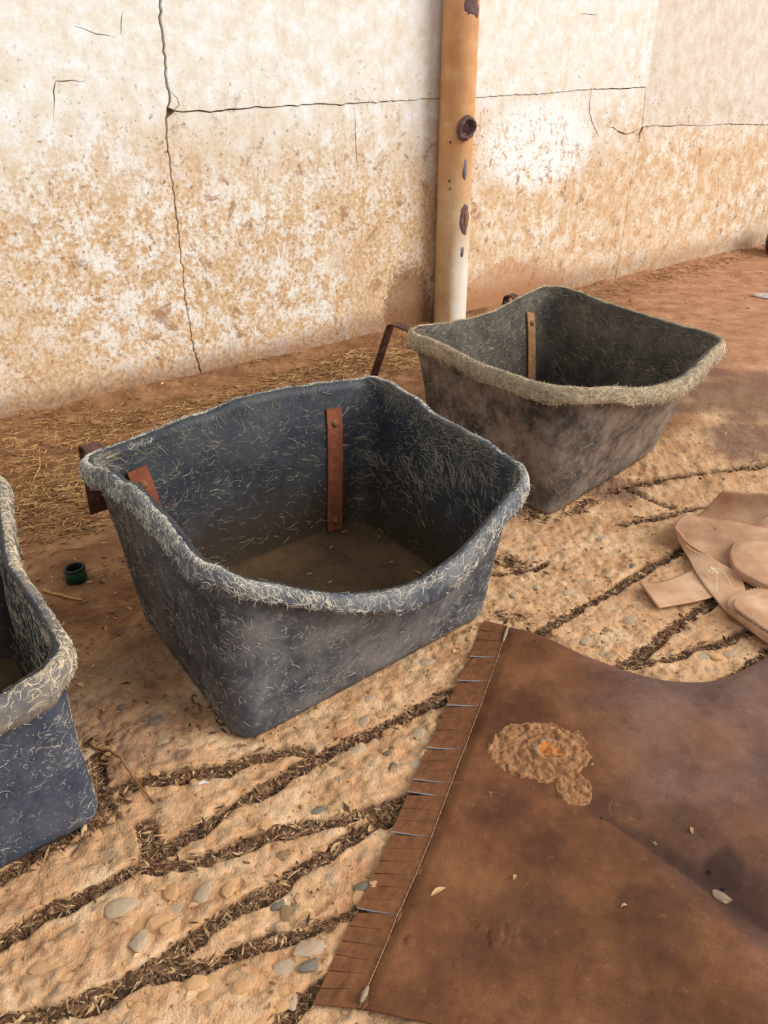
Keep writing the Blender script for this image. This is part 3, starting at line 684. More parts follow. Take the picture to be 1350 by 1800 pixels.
def tub(label, rim, bot, sag, bulge, mats, fibs, seed, group, rt=(.07, .09, .07, .10), rb=(.07, .07, .07, .07), lipw=1.0, nf=(3600, 5600, 6500), wexp=(2, 2, 2, 2), skew=(.5, .5, .5, .5), fuzz=700, bow=.004, noisez=.009, ragk=1.0, flare=.012):
    rim = [np.array(p, float) for p in rim]; bot = [np.array([p[0], p[1], 0.0]) for p in bot]
    ctr = sum(bot)/4
    root = empty('feed_tub', (ctr[0], ctr[1], 0), label, 'tub', group)
    ns, nc = 40, 16
    T, sid, tt = roundquad(rim, rt, ns, nc); B, _, _ = roundquad(bot, rb, ns, nc); N = len(T)
    tg = np.roll(T, -1, 0)-np.roll(T, 1, 0); nr2 = np.stack([-tg[:, 1], tg[:, 0], 0*tg[:, 0]], -1); nr2 /= np.linalg.norm(nr2, axis=1, keepdims=True)
    for _ in range(3): nr2 = (np.roll(nr2, 1, 0)+nr2*2+np.roll(nr2, -1, 0)); nr2 /= np.linalg.norm(nr2, axis=1, keepdims=True)
    sk = np.array([math.log(.5)/math.log(s) for s in skew])[sid]
    wgt = np.sin(math.pi*np.clip(tt, 0, 1)**sk)**np.array(wexp)[sid]
    T = T+nr2*(np.array(bulge)[sid]*wgt)[:, None]; T[:, 2] -= np.array(sag)[sid]*wgt
    cc = np.arange(N)/N*40
    T[:, 2] += noisez*fbm(cc*.7, cc*0+seed, seed, 3); T += nr2*(.006*fbm(cc*.6, cc*0+seed+9, seed+3, 3))[:, None]
    # make noise periodic at the seam
    k = 10; wv = np.linspace(0, 1, k)[:, None]
    T[-k:] = T[-k:]*(1-wv*.5)+(T[0]+(T[-k:]-T[-1]))*wv*.5
    def wallrow(u, off): 
        P = B+(T-B)*u; P = P+nr2*(off+bow*math.sin(math.pi*u)-flare*float(sm(u, .0, .55)*(1-sm(u, .74, 1.02))))
        return P
    outer = []
    for u, off, z in ((0, -.02, .001), (0, -.006, .003), (0, 0, .014)):
        P = wallrow(u, off); P[:, 2] = z; outer.append(P)
    for u in np.linspace(.06, 1, 22): 
        P = wallrow(u, .0); outer.append(P)
    outer = np.array(outer)
    lump = fbm(np.tile(cc*.9, (len(outer), 1)), np.repeat(np.linspace(0, 5, len(outer))[:, None], N, 1)+seed, seed+5, 3)*.005
    outer = outer+nr2[None]*lump[:, :, None]*np.linspace(0, 1, len(outer))[:, None, None]
    inner = []
    for u in np.linspace(1, .09, 20): P = wallrow(u, -.013); inner.append(P)
    inner = np.array(inner); inner += nr2[None]*lump[::-1][:20, :, None]*.8
    zf = .018; P = inner[-1].copy(); P[:, 2] = zf+.006; P -= nr2*.006; P2 = P-nr2*.015; P2[:, 2] = zf
    fl = [P, P2]; cf = P2.mean(0)
    for s in (.8, .6, .4, .2, .01):
        Q = cf+(P2-cf)*s; Q[:, 2] = zf+.004*fbm(Q[:, 0]*12, Q[:, 1]*12, seed, 2); fl.append(Q)
    fl = np.array(fl)
    und = np.array([np.c_[(ctr+(outer[0]-ctr)*.02)[:, :2], np.full(N, .001)], outer[0]])
    G = np.vstack([und[:1], outer, inner, fl]); nrw = len(G)
    mi = np.concatenate([np.full(N, 0 if i < len(outer) else (1 if i < len(outer)+len(inner) else 2)) for i in range(nrw-1)])
    body = part('body', mesh('body', G, gridfaces(nrw, N, True), mi), [MAT[mats[0]], MAT[mats[1]], MAT[mats[2]]], root)
    # rolled lip with a torn lower edge
    rag = .5+.5*fbm(cc*.55, cc*0+seed, seed+8, 3)*ragk; rag2 = fbm(cc*9, cc*0+seed, seed+4, 2)
    drop = (.018+.03*sm(rag, .15, .85))+.0035*ragk*rag2
    prof = [(-.0135, -.030, 0), (-.0138, -.016, 0), (-.010, -.005, 0), (-.003, .001, 0), (.004, .001, 0), (.010, -.004, 0), (.015, -.013, .1), (.018, -.018, .4), (.018, -.012, 1), (.013, -.013, 1.02), (.007, -.012, .7), (.002, -.018, .3)]
    rimrows = []
    for i, (o, dz, kd) in enumerate(prof):
        P = T+nr2*(o*lipw+.0025*fbm(cc*5, cc*0+i, seed+i, 2))[:, None]; P[:, 2] += dz*lipw-drop*kd*lipw; rimrows.append(P)
    rimrows.append(rimrows[0].copy()); RG = np.array(rimrows)
    rimo = part('rim', mesh('rim', RG, gridfaces(len(RG), N, True)), MAT[mats[3]], root, 'rolled rim covered in frayed pale fibres')
    # fibres
    clump = lambda P, r, c: .18+.82*sm(fbm(c*.09, r*.3, seed+40, 3), -.1, .4)
    a = Acc(); FIB.clear()
    a.add(*surf_strands(RG[:10], nf[0], (.010, .045), (.0005, .0011), -1, seed+1, None, 1.2, 2.8, 0, 8.4, dens=clump))
    if fuzz:
        g = np.random.default_rng(seed+2); c = g.uniform(0, N, fuzz); r = np.where(g.random(fuzz) < .6, g.uniform(6.4, 8.6, fuzz), g.uniform(2, 5, fuzz))
        P = bilin(RG, r, c); O = bilin(nr2[None].repeat(2, 0), np.zeros(fuzz), c); d = O*g.uniform(.1, .8, fuzz)[:, None]+np.c_[np.zeros((fuzz, 2)), np.where(r > 6, -1, .7)*g.uniform(.2, 1, fuzz)]+g.normal(0, .6, (fuzz, 3))
        a.add(*strands(P, d, O, g.uniform(.004, .014, fuzz), g.uniform(.0004, .0008, fuzz), 3, 1.2, seed=seed)); fibcol(g, fuzz, 4)
    a.C = list(FIB); part('rim_fibers', a.mesh('rim_fibers'), MAT[fibs[0]], root, kind='stuff')
    FIB.clear(); a = Acc(); a.add(*surf_strands(outer, nf[1], (.003, .026), (.00025, .00065), 1, seed+3, .5, .8, 1.6, 2, None, dens=lambda P, r, c: .12+.88*sm(fbm(c*.07, r*.25, seed+41, 3), -.1, .4)))
    a.C = list(FIB)
    part('outer_fibers', a.mesh('outer_fibers'), MAT[fibs[1]], root, kind='stuff')
    FIB.clear(); a = Acc()
    a.add(*surf_strands(inner, nf[2], (.006, .045), (.00028, .0007), 1, seed+5, .15, .3, 1.0, 0, None, 6, dens=lambda P, r, c: (.15+.85*(1-sm(r, 2, 15)))*(.2+.8*sm(fbm(c*.07, r*.25, seed+42, 3), -.3, .3))))
    a.C = list(FIB)
    part('inner_fibers', a.mesh('inner_fibers'), MAT[fibs[2]], root, kind='stuff')
    return root, T, B, nr2, sid, tt, ns, nc
def fit_strap(root, T, B, nr2, idx, mat, hookmat, width=.05, zt=.0, seed=0, hook=True, reach=.085, leg=.17, wall_side=True, strap_top=.86, hook_tilt=.1, inner=True, idx2=None, nn=None):
    """inner bolted strap and the outside hook at loop sample idx"""
    t = T[idx]; b = B[idx if idx2 is None else idx2]; n = nr2[idx] if nn is None else nn; tang = np.cross(n, [0, 0, 1.])
    us = np.linspace(strap_top, .075, 8); wl = lambda u: .004*math.sin(math.pi*u)-.012*float(sm(u, .0, .55)*(1-sm(u, .74, 1.02)))
    path = [b+(t-b)*u+n*(-.013-.005+wl(u)) for u in us]
    if inner: s = part('strap', strap_mesh('strap', path, tang, width, .006), MAT[mat], root, 'flat rusty steel strap bolted inside the tub')
    for u in (strap_top-.09, .14) if inner else ():
        p = b+(t-b)*u+n*(-.021+wl(u))
        bo = obj('bolt', bolt_mesh(p, -n, .008, .007), MAT['bolt'], s)
    if hook:
        p0 = t+n*.0-np.array([0, 0, .028]); path = [p0+n*.01, p0+n*.04+[0, 0, .010], p0+n*(reach-.03)+[0, 0, .016]]
        for a in np.linspace(0, 1.35, 6): path.append(p0+n*(reach-.02+.02*math.sin(a))+np.array([0, 0, .016-.02*(1-math.cos(a))]))
        e = path[-1]; 
        for q in np.linspace(.2, 1, 5): path.append(e+n*(hook_tilt*leg*q)+np.array([0, 0, -leg*q]))
        h = part('hook', strap_mesh('hook', path, tang, width*.92, .006), MAT[hookmat], root, 'dark rusty steel hook reaching out behind the rim')
        pp = path[-2]; obj('bolt', bolt_mesh(pp+n*.003, -n, .009, .006), MAT['bolt'], h)

TG = 'black rubber feed tubs in a row'
# middle tub
t2 = tub('blue-black feed tub in the middle, nearest in full view, pale scuffed rim', [at(138,803,.42), at(660,656,.435), at(934,830,.39), at(372,1014,.405)],
         [(-.605,1.72), (-.075,2.15), (.262,1.715), (-.285,1.25)], (-.03, .0, .12, -.05), (.0, .0, .075, .0), ('rub2o', 'rub2i', 'rub2f', 'rim2'), ('fib2', 'fib2o', 'fib2i'), 100, TG, wexp=(2, 2, 1.25, 2), rt=(.055, .09, .06, .08))
def loopidx(side, t, ns=40, nc=16): return side*(ns+nc)+int(t*ns)
fit_strap(*t2[:4], loopidx(0, .09), 'strap', 'hook', hook=False)
fit_strap(*t2[:4], loopidx(0, .02), 'strap', 'hook', inner=False, leg=.17, reach=.092, hook_tilt=.0, nn=t2[3][loopidx(0, .3)])
fit_strap(*t2[:4], loopidx(0, .915), 'strap', 'hook', hook=False, idx2=loopidx(0, .965))
# far tub
t3 = tub('mud-dulled feed tub beside the pipe post, thick straw-coloured frayed rim', [at(712,580,.42), at(972,497,.43), at(1285,598,.41), at(1000,694,.40)],
         [(.15,2.68), (.66,3.16), (.955,2.70), (.485,2.20)], (.035, .005, .035, .005), (.0, -.01, .06, .0), ('rub3o', 'rub3i', 'rub3i', 'rim3'), ('fib3', 'fib3', 'fib3i'), 200, TG, lipw=1.0, ragk=.5, nf=(5600, 900, 5200), fuzz=3000, rt=(.06, .10, .09, .16), rb=(.07, .07, .09, .06))
fit_strap(*t3[:4], loopidx(0, .0), 'strap3', 'hook', width=.045, reach=.125, leg=.22, hook_tilt=.4, inner=False)
fit_strap(*t3[:4], loopidx(0, .88), 'strap3', 'hook', width=.045)
# near-left tub, cut by the picture edge
C1 = at(128,1165,.385); e1 = np.array([.79, .61, 0]); B1 = at(0,826,.42)+np.array([-.02, .03, 0])
D1 = C1-e1*.80; A1 = B1-e1*.78; D1[2] = .39; A1[2] = .42
cb = np.array([-.50,1.075]); 
t1 = tub('navy feed tub at the left, partly out of the picture, wood chips inside', [A1, B1, C1, D1],
         [cb+[-.53-.325,-.41+.44], cb+[-.325,.44], cb, cb-np.array([.53,.41])], (.0, .02, .03, .0), (.0, -.03, .03, .0), ('rub1o', 'rub1i', 'rub2f', 'rim1'), ('fib1', 'fib2o', 'fib2i'), 300, TG, nf=(3400, 3800, 3600), rb=(.07, .07, .05, .07))
fit_strap(*t1[:4], loopidx(0, .95), 'strap', 'hook', width=.06)
fit_strap(*t1[:4], loopidx(0, .15), 'strap', 'hook', width=.06)
# ------------------------------------------------------------------ brown hide with a fringe
SEAM = np.array([at(u, v, .012) for u, v in [(893,1103),(880,1142),(862,1195),(838,1262),(808,1342),(776,1428),(742,1515),(706,1598),(672,1680),(650,1730),(632,1776)]])
EDGE = np.array([at(u, v, .010) for u, v in [(850,1090),(832,1140),(806,1195),(776,1262),(740,1340),(706,1420),(668,1510),(632,1590),(596,1665),(570,1722),(549,1764)]])
TOPE = np.array([at(u, v, .010) for u, v in [(893,1103),(925,1110),(960,1122),(1010,1146),(1060,1166),(1110,1184),(1165,1197),(1215,1201),(1258,1197),(1300,1183),(1350,1157),(1385,1152),(1430,1165),(1490,1200)]])
BOTE = np.array([at(u, v, .010) for u, v in [(632,1776),(700,1792),(790,1812),(900,1840),(1030,1870),(1200,1910),(1400,1950),(1600,1980)]])
cr = np.array([at(u, v)[:2] for u, v in [(1035,1440),(1500,1765)]])
def segd(x, y, pts):
    best = np.full(np.shape(x), 9.0); sd = np.zeros(np.shape(x)); tl = np.zeros(np.shape(x)); acc = 0
    for a, b in zip(pts[:-1], pts[1:]):
        ab = b-a; L = np.linalg.norm(ab); t = np.clip(((x-a[0])*ab[0]+(y-a[1])*ab[1])/L**2, 0, 1)
        dx = x-a[0]-t*ab[0]; dy = y-a[1]-t*ab[1]; d = np.hypot(dx, dy); k = d < best
        best = np.where(k, d, best); sd = np.where(k, np.sign(ab[0]*(y-a[1])-ab[1]*(x-a[0])), sd); tl = np.where(k, acc+t*L, tl); acc += L
    return best, sd, tl
def hidez(x, y):
    d, s, t = segd(x, y, cr)
    ramp = sm(t, .0, .25)
    ridge = ramp*(.034*np.exp(-((d-.11)/.07)**2)*(s > 0)+.026*np.exp(-((d-.12)/.08)**2)*(s < 0)+.012*(1-np.exp(-(d/.035)**2)))
    b = at(1180, 1330); hump = .018*np.exp(-(((x-b[0])/.16)**2+((y-b[1])/.14)**2))
    ridge = ridge*np.exp(-(d/.28)**2)*sm(t, 0, .2)
    return .013+ridge+hump+.005*fbm(x*7, y*7, 61, 3)+.0012*fbm(x*40, y*40, 63, 2)
nu, nv = 240, 240
sL = spline(SEAM, nv); tE = spline(TOPE, nu); bE = spline(BOTE, nu)
# Coons-like patch: left seam, top edge, bottom edge; right side straight
rL = np.linspace(0, 1, nv)[:, None]; cu = np.linspace(0, 1, nu)[None, :]
right = tE[-1]+(bE[-1]-tE[-1])*np.linspace(0, 1, nv)[:, None]
XY = (sL[:, None]*(1-cu[..., None])+right[:, None]*cu[..., None])+(tE[None]*(1-rL[..., None])+bE[None]*rL[..., None])
XY = XY-((1-rL)*(1-cu))[..., None]*tE[0]-((1-rL)*cu)[..., None]*tE[-1]-(rL*(1-cu))[..., None]*bE[0]-(rL*cu)[..., None]*bE[-1]
hx, hy = XY[..., 0], XY[..., 1]; hz = hidez(hx, hy)
edge = np.minimum.reduce([rL+0*cu, cu+0*rL]); 
under = ghgt(hx, hy); hz = np.maximum(hz*sm(edge, -.05, .05)+.004, under+.0055)
hide = empty('leather_hide', tuple(np.array([.35, 1.15, 0])), 'large brown leather hide with a cut fringe lying flat on the floor', 'leather')
lm = mesh('sheet', np.stack([hx, hy, hz], -1), gridfaces(nv, nu))
d, s, t = segd(hx, hy, cr)
stain_shade = sm(fbm(hx*5, hy*5, 91, 4), .1, .7)*.35
stain_shade = np.maximum(stain_shade, (1-sm(d+.012*fbm(hx*20, hy*20, 5, 3), .008, .05))*sm(t, -.02, .04)*.9*(s > 0))  # dark along the crease: dirt plus the fold's shade painted into the colour
for u, v, r, k in ((1055,1430,.045,.8),(1100,1440,.04,.6),(1265,1560,.05,.9),(1140,1650,.09,.5),(1320,1610,.08,.7),(1200,1480,.07,.5),(930,1600,.1,.35),(1340,1540,.05,.5)):
    c = at(u, v); stain_shade = np.maximum(stain_shade, k*(1-sm(np.hypot(hx-c[0], hy-c[1])/r+.6*fbm(hx*16, hy*16, 12, 4), .3, 1.15)))
grey = sm(.5*fbm(hx*4, hy*4, 47, 4)+((hx-.52)*2.4+(hy-1.2)*.4), -.15, .5)
attr(lm, 'stain_shade', stain_shade.ravel()); attr(lm, 'grey', grey.ravel())
so = part('sheet', lm, MAT['leather'], hide)
md = so.modifiers.new('thickness', 'SOLIDIFY'); md.thickness = .003; md.offset = -1
# fringe: one strip between every two knife cuts
cutv = [1090,1107,1123,1141,1156,1174,1199,1222,1243,1262,1283,1300,1318,1337,1356,1374,1396,1420,1441,1466,1490,1513,1535,1557,1580,1602,1628,1653,1678,1705,1735,1764]
bright = {1199, 1243, 1318, 1374, 1396, 1466, 1602, 1156}
eE = spline(EDGE, 400); eS = spline(SEAM, 400)
ev = np.array([900-FPX*((q-np.array([0, 0, CAM_H]))@_U)/((q-np.array([0, 0, CAM_H]))@_D) for q in eE])
fr = [float(np.interp(v, ev, np.linspace(0, 1, 400))) for v in cutv]; fr[0] = 0; fr[-1] = 1
def lerpc(C_, f): return np.array([np.interp(f, np.linspace(0, 1, 400), C_[:, k]) for k in range(3)])
prev = 0
for i in range(len(fr)-1):
    a, b = fr[i], fr[i+1]; hi = cutv[i+1] in bright; lo = cutv[i] in bright; g = random.Random(i*7)
    lift = g.uniform(0, .0015)+(.006 if hi else 0)-(.001 if lo else 0); gap0 = .0005+(.0016 if lo else 0); gap1 = .0005+(.0014 if hi else 0)
    rows = []; K = 7
    for k in range(K):
        s_ = k/(K-1); gk = s_
        p0 = lerpc(eS, a)*(1-s_)+lerpc(eE, a)*s_; p1 = lerpc(eS, b)*(1-s_)+lerpc(eE, b)*s_
        dv = (p1-p0)/np.linalg.norm(p1-p0); p0 = p0+dv*gap0*gk; p1 = p1-dv*gap1*gk
        zz = []
        for q in (p0, p1):
            zg = float(ghgt(np.array([q[0]]), np.array([q[1]]))[0]); zs = float(hidez(np.array([q[0]]), np.array([q[1]]))[0])+.004
            zz.append(max(zs*(1-s_*.45), zg+.0045))
        top0 = np.array([p0[0], p0[1], zz[0]+lift*s_**2*.4-.001*s_]); top1 = np.array([p1[0], p1[1], zz[1]+lift*s_**2])
        dz = np.array([0, 0, .0028]); rows.append([top0-dz, top0, top1, top1-dz])
    R_ = np.array(rows); cen0 = R_[0].mean(0); cen1 = R_[-1].mean(0)
    R_ = np.concatenate([(cen0+(R_[0]-cen0)*.02)[None], R_, (cen1+(R_[-1]-cen1)*.02)[None]])
    Fq = gridfaces(len(R_), 4, True); mi = np.tile([0, 0, 1, 0], len(R_)-1) if hi else np.zeros(len(Fq))
    part('fringe_strip', mesh('fringe_strip', R_, Fq, mi, False), [MAT['fringe'], MAT['cut']], hide)
a = Acc(); q = spline(SEAM, 260); q[:, 2] = np.maximum(hidez(q[:, 0], q[:, 1]), ghgt(q[:, 0], q[:, 1])+.0055)+.0052
V, Fq = tube(q, .0005, 6); a.add(V, Fq)
for i in range(2, 256, 4):
    V, Fq = tube(q[i:i+3]+[0, 0, .0003], .0008, 6); a.add(V, Fq)
part('seam', a.mesh('seam'), MAT['thread'], hide, 'stitched seam line along the fringe')
for i0, i1, r in ((0, 20, .004), (238, 256, .0045)):
    seg = q[i0:i1].copy(); n_ = len(seg); V, Fq = tube(seg+[0, 0, .0005], r*(.4+.6*np.sin(np.linspace(.3, 2.9, n_)))*(.8+.4*rng.random(n_)), 8)
    V[:, 2] = q[:, 2].min()-.004+(V[:, 2]-q[:, 2].min()+.004)*1.0
    part('thread_end', mesh('thread_end', V, Fq), MAT['mudgrey'], hide, 'frayed grey thread end')
# dried mud patch: ringed, hollow centre, tail towards the crease
def mudheight(x, y):
    c = at(950, 1334); c2 = at(1006, 1402)
    ax = np.array([1.0, .0]); dx = x-c[0]; dy = y-c[1]
    r1 = np.hypot(dx/.104, dy/.088)+.30*fbm(x*22, y*22, 8, 5, .6)
    r2 = np.hypot((x-c2[0])/.036, (y-c2[1])/.05)+.25*fbm(x*30, y*30, 18, 3)
    m = np.maximum(1-sm(r1, .86, 1.02), 1-sm(r2, .8, 1.0))
    k = at(965, 1338); rr = np.hypot((x-k[0])/1.15, y-k[1])
    ring = .5+.5*np.sin(rr*330+2*fbm(x*30, y*30, 4, 2))
    h = .004+.005*ring*np.exp(-(rr/.07)**2)+.010*np.abs(fbm(x*55, y*55, 5, 3))+.004*np.exp(-((rr-.028)/.012)**2)-.005*np.exp(-(rr/.018)**2)
    return m, h*m
c = at(962, 1345); xs = np.linspace(c[0]-.14, c[0]+.14, 190); ys = np.linspace(c[1]-.15, c[1]+.13, 190)
MX, MY = np.meshgrid(xs, ys); mm, mh = mudheight(MX, MY)
base = np.maximum(hidez(MX, MY)+.004, ghgt(MX, MY)+.0055)
Fq = gridfaces(190, 190); ok = mm.ravel()[Fq].max(1) > .02; kc = at(967, 1338)
cenr = np.hypot((MX-kc[0])/1.0, (MY-kc[1])*1.0).ravel()+.016*fbm(MX*30, MY*30, 3, 3).ravel()
cm = cenr[Fq].mean(1); mi = np.where(cm < .019, 1, np.where((cm < .026) & (MX.ravel()[Fq].mean(1) < kc[0]+.004), 2, 0))[ok]
part('mud_patch', mesh('mud_patch', np.stack([MX, MY, base-.0012+mh], -1), Fq[ok], mi), [MAT['mud'], MAT['mudcore'], MAT['mudgrey']], hide, 'crust of dried mud with an orange hollow centre')
# grey residue in the crease
def residue(pts, rad, mat, name, label=None):
    q = spline([np.r_[at(u, v)[:2], 0] for u, v in pts], 30); q[:, 2] = hidez(q[:, 0], q[:, 1])+.0045
    V, Fq = tube(q, rad*(.5+.5*np.sin(np.linspace(.2, 3, 30)))*(.9+.2*rng.random(30)), 8); zc = np.repeat(np.r_[q[:1, 2], q[:, 2], q[-1:, 2]], 8); V[:, 2] = zc+(V[:, 2]-zc)*.45
    part(name, mesh(name, V, Fq), MAT[mat], hide, label)
# points shift a little because the crease lies above the floor
residue([(1138,1487),(1150,1500),(1156,1506)], .006, 'mudgrey', 'residue'); residue([(1158,1505),(1190,1535),(1222,1562),(1250,1582)], .004, 'mudgrey', 'residue')
p = at(1268, 1576, .02); o = bpy.data.objects.new('dried_lump', shapes[2].copy()); o.data.materials.clear(); o.data.materials.append(MAT['mudgrey']); COL.objects.link(o); o.parent = hide
o['label'] = 'pale grey dried lump in the crease'; z = float(hidez(p[:1], p[1:2])[0])+.003; p = at(1268, 1576, z); o.location = Vector((p[0], p[1], z))-hide.location; o.scale = (.023, .010, .005); o.rotation_euler = (0, 0, -.75)
for u, v, r in ((1232,1536,.0045),(1248,1534,.0045),(1241,1548,.005),(1256,1553,.006),(1272,1562,.007),(1276,1572,.005),(1247,1556,.004),(1056,1440,.004)):
    p = at(u, v, .03); z = float(hidez(p[:1], p[1:2])[0])+.004; p = at(u, v, z)
    o = bpy.data.objects.new('crumb', shapes[int(u) % 4].copy()); o.data.materials.clear(); o.data.materials.append(MAT['soot']); COL.objects.link(o); o.parent = hide
    o.location = Vector((p[0], p[1], z+.001))-hide.location; o.scale = (r, r, r*.5)

a = Acc(); g = np.random.default_rng(77)
for (u, v, n_, sp, L_) in ((1100,1215,14,14,.03),(1015,1185,5,18,.03),(950,1245,4,10,.03),(1110,1435,40,14,.012),(1070,1425,30,10,.012),(1140,1440,30,12,.012),(930,1480,8,90,.012),(1000,1600,8,120,.012)):
    P_ = np.array([at(u+g.normal(0, sp), v+g.normal(0, sp*.7), .02) for _ in range(n_)]); P_[:, 2] = hidez(P_[:, 0], P_[:, 1])+.0046
    an = g.uniform(0, 6.28, n_); a.add(*strands(P_, np.c_[np.cos(an), np.sin(an), 0*an], np.tile([0, 0, 1.], (n_, 1)), g.uniform(L_*.4, L_, n_), g.uniform(.0003, .0006, n_), 5, 1.4, seed=int(u)))
part('hair_scraps', a.mesh('hair_scraps'), MAT['leaf'], hide, 'fine pale hairs stuck on the hide', 'stuff')
# ------------------------------------------------------------------ tan leather gear on the right
tan = empty('leather_gear', tuple(np.r_[at(1330,1020)[:2], 0]), 'pile of tan stitched leather gear with pads and a strap', 'leather')
def ruled(A, B, n, k, name, mat, thick=.003, nz=.002, seed=0, bul=0.0, label=None):
    a = spline([at(*p) for p in A], n); b = spline([at(*p) for p in B], n); s = np.linspace(0, 1, k)[None, :, None]
    P = a[:, None]*(1-s)+b[:, None]*s; P[..., 2] += bul*np.sin(np.linspace(0, math.pi, n))[:, None]*np.sin(np.linspace(0, math.pi, k))[None]+nz*fbm(P[..., 0]*18, P[..., 1]*18, seed, 3)
    P[..., 2] = np.maximum(P[..., 2], ghgt(P[..., 0], P[..., 1])+.004)
    m = mesh(name, P, gridfaces(n, k)); o = part(name, m, MAT[mat], tan, label)
    md = o.modifiers.new('thickness', 'SOLIDIFY'); md.thickness = thick; md.offset = 1
    return o
ruled([(1270,864,.085),(1246,889,.035),(1222,908,.012),(1202,904,.07),(1184,925,.055),(1193,950,.035),(1211,981,.022),(1222,1003,.018),(1241,1031,.014),(1257,1051,.012),(1281,1079,.012),(1313,1103,.012),(1350,1129,.012),(1385,1140,.012)],
      [(1560,880,.10),(1540,915,.04),(1520,945,.012),(1510,955,.055),(1500,985,.05),(1500,1000,.03),(1500,1020,.022),(1500,1035,.018),(1500,1050,.014),(1498,1065,.012),(1494,1080,.012),(1488,1095,.012),(1478,1110,.012),(1465,1125,.012)], 90, 60, 'base_hide', 'tan1', .0035, .003, 3)
ruled([(1184,927,.054),(1193,951,.040),(1211,982,.027),(1222,1004,.023),(1241,1032,.019),(1257,1052,.017),(1281,1080,.017)],
      [(1186,926,.060),(1211,956,.058),(1241,973,.046),(1267,990,.038),(1294,1004,.034),(1304,1016,.030),(1312,1042,.026)], 60, 24, 'folded_flap', 'tan2', .003, .001, 5)
ruled([(1124,1026,.020),(1163,1024,.016),(1218,1004,.012),(1250,990,.010)], [(1157,1070,.016),(1211,1061,.012),(1256,1050,.010),(1290,1040,.010)], 40, 16, 'strap', 'tan3', .004, .001, 7, label='short tan leather strap end')
def pad(outline, z, name, mat, bul, seed, label=None, thick=.004, zin=None):
    P = spline([at(u, v, z) for u, v in outline], 90); c = P.mean(0); rows = []
    for s in (1, .985, .93, .8, .6, .4, .2, .01):
        Q = c+(P-c)*s; Q[:, 2] = z+bul*(1-s**4)+.0015*fbm(Q[:, 0]*25, Q[:, 1]*25, seed, 2); rows.append(Q)
    lowr = P.copy(); lowr[:, 2] = z-thick; rows.insert(0, lowr)
    o = part(name, mesh(name, np.array(rows), gridfaces(len(rows), 90, False)), MAT[mat], tan, label)
    return P, c
def stitches(P, c, inset, z, name, n=0, step=2):
    a = Acc(); Q = c+(P-c)*inset; Q[:, 2] = z
    for i in range(0, len(Q)-2, step*2):
        V, Fq = tube(Q[i:i+step], .0008, 5); a.add(V, Fq)
    part(name, a.mesh(name), MAT['tthread'], tan, kind='stuff')
P, c = pad([(1460,895),(1400,888),(1350,908),(1328,925),(1304,942),(1287,960),(1284,977),(1294,999),(1313,1012),(1350,1029),(1410,1050),(1470,1030),(1490,950),(1460,895)], .046, 'pad', 'tan3', .010, 11, 'rounded suede pad with stitched border', .02)
stitches(spline(P, 220), c, .955, .0515, 'stitching')
P, c = pad([(1470,1060),(1400,1040),(1350,1033),(1337,1033),(1313,1038),(1285,1049),(1279,1060),(1285,1071),(1309,1088),(1350,1120),(1390,1136),(1445,1125),(1480,1095),(1470,1060)], .034, 'pad', 'tan2', .006, 12, None, .016)
stitches(spline(P, 220), c, .96, .0385, 'stitching')
P, c = pad([(1460,1066),(1400,1048),(1352,1038),(1330,1041),(1305,1049),(1292,1056),(1291,1065),(1302,1075),(1330,1094),(1352,1108),(1390,1126),(1440,1116),(1470,1092),(1460,1066)], .045, 'pad_layer', 'tan2', .006, 13, None, .006)
stitches(spline(P, 220), c, .96, .0505, 'stitching')
a = Acc()
for seg in ([(1226,1001,.030),(1244,1011,.0335),(1262,1020,.036),(1284,1034,.035)], [(1253,999,.038),(1258,1006,.0375),(1259,1018,.036),(1260,1030,.034),(1259,1043,.030)], [(1262,998,.040),(1276,1012,.039),(1284,1026,.037),(1285,1035,.035)],
            [(1228,1003,.0285),(1240,1022,.0275),(1252,1038,.0275),(1260,1046,.029)], [(1228,1001,.031),(1240,998,.038),(1254,997,.040)], [(1206,958,.052),(1216,966,.050),(1230,974,.048),(1240,979,.047)]):
    q = spline([at(u, v, z+.004) for u, v, z in seg], 40)
    for i in range(0, 38, 3):
        V, Fq = tube(q[i:i+3], .0011, 5); a.add(V, Fq)
for q in range(14):
    c0 = at(1252+random.gauss(0, 4), 1000+random.gauss(0, 3), .044); pth = spline([c0+rng.normal(0, .003, 3)*[1, 1, .3]+np.array([k*.002, -k*.003, .0]) for k in range(4)], 8)
    V, Fq = tube(pth, .0011, 5); a.add(V, Fq)
part('cross_stitching', a.mesh('cross_stitching'), MAT['tthread'], tan, 'cream thread stitched in a crossed box', 'stuff')

# ------------------------------------------------------------------ small things
def gz(p): return float(ghgt(np.array([p[0]]), np.array([p[1]]))[0])
p = at(135, 1020); z = gz(p); a = np.linspace(0, 2*math.pi, 40, endpoint=False)
rg = empty('pipe_ring', (p[0], p[1], 0), 'short dark green plastic pipe ring standing on the soil', 'pipe ring')
tilt = np.array([.03, -.05])
rows = [np.stack([p[0]+r*np.cos(a), p[1]+r*np.sin(a), z-.004+zz+r*np.cos(a)*.1], -1) for r, zz in ((.024, .004), (.0275, 0), (.0275, .036), (.0265, .040), (.0225, .040), (.0215, .036), (.0215, .004), (.024, .004))]
part('wall', mesh('wall', np.array(rows), gridfaces(8, 40, True)), MAT['green'], rg)
rows = [np.stack([p[0]+r*np.cos(a), p[1]+r*np.sin(a), z-.004+zz+r*np.cos(a)*.1], -1) for r, zz in ((.0278, .034), (.0280, .036), (.0268, .0415), (.0222, .0415), (.0212, .036), (.0210, .020))]
part('inner_sleeve', mesh('inner_sleeve', np.array(rows), gridfaces(6, 40, True)), MAT['black'], rg)
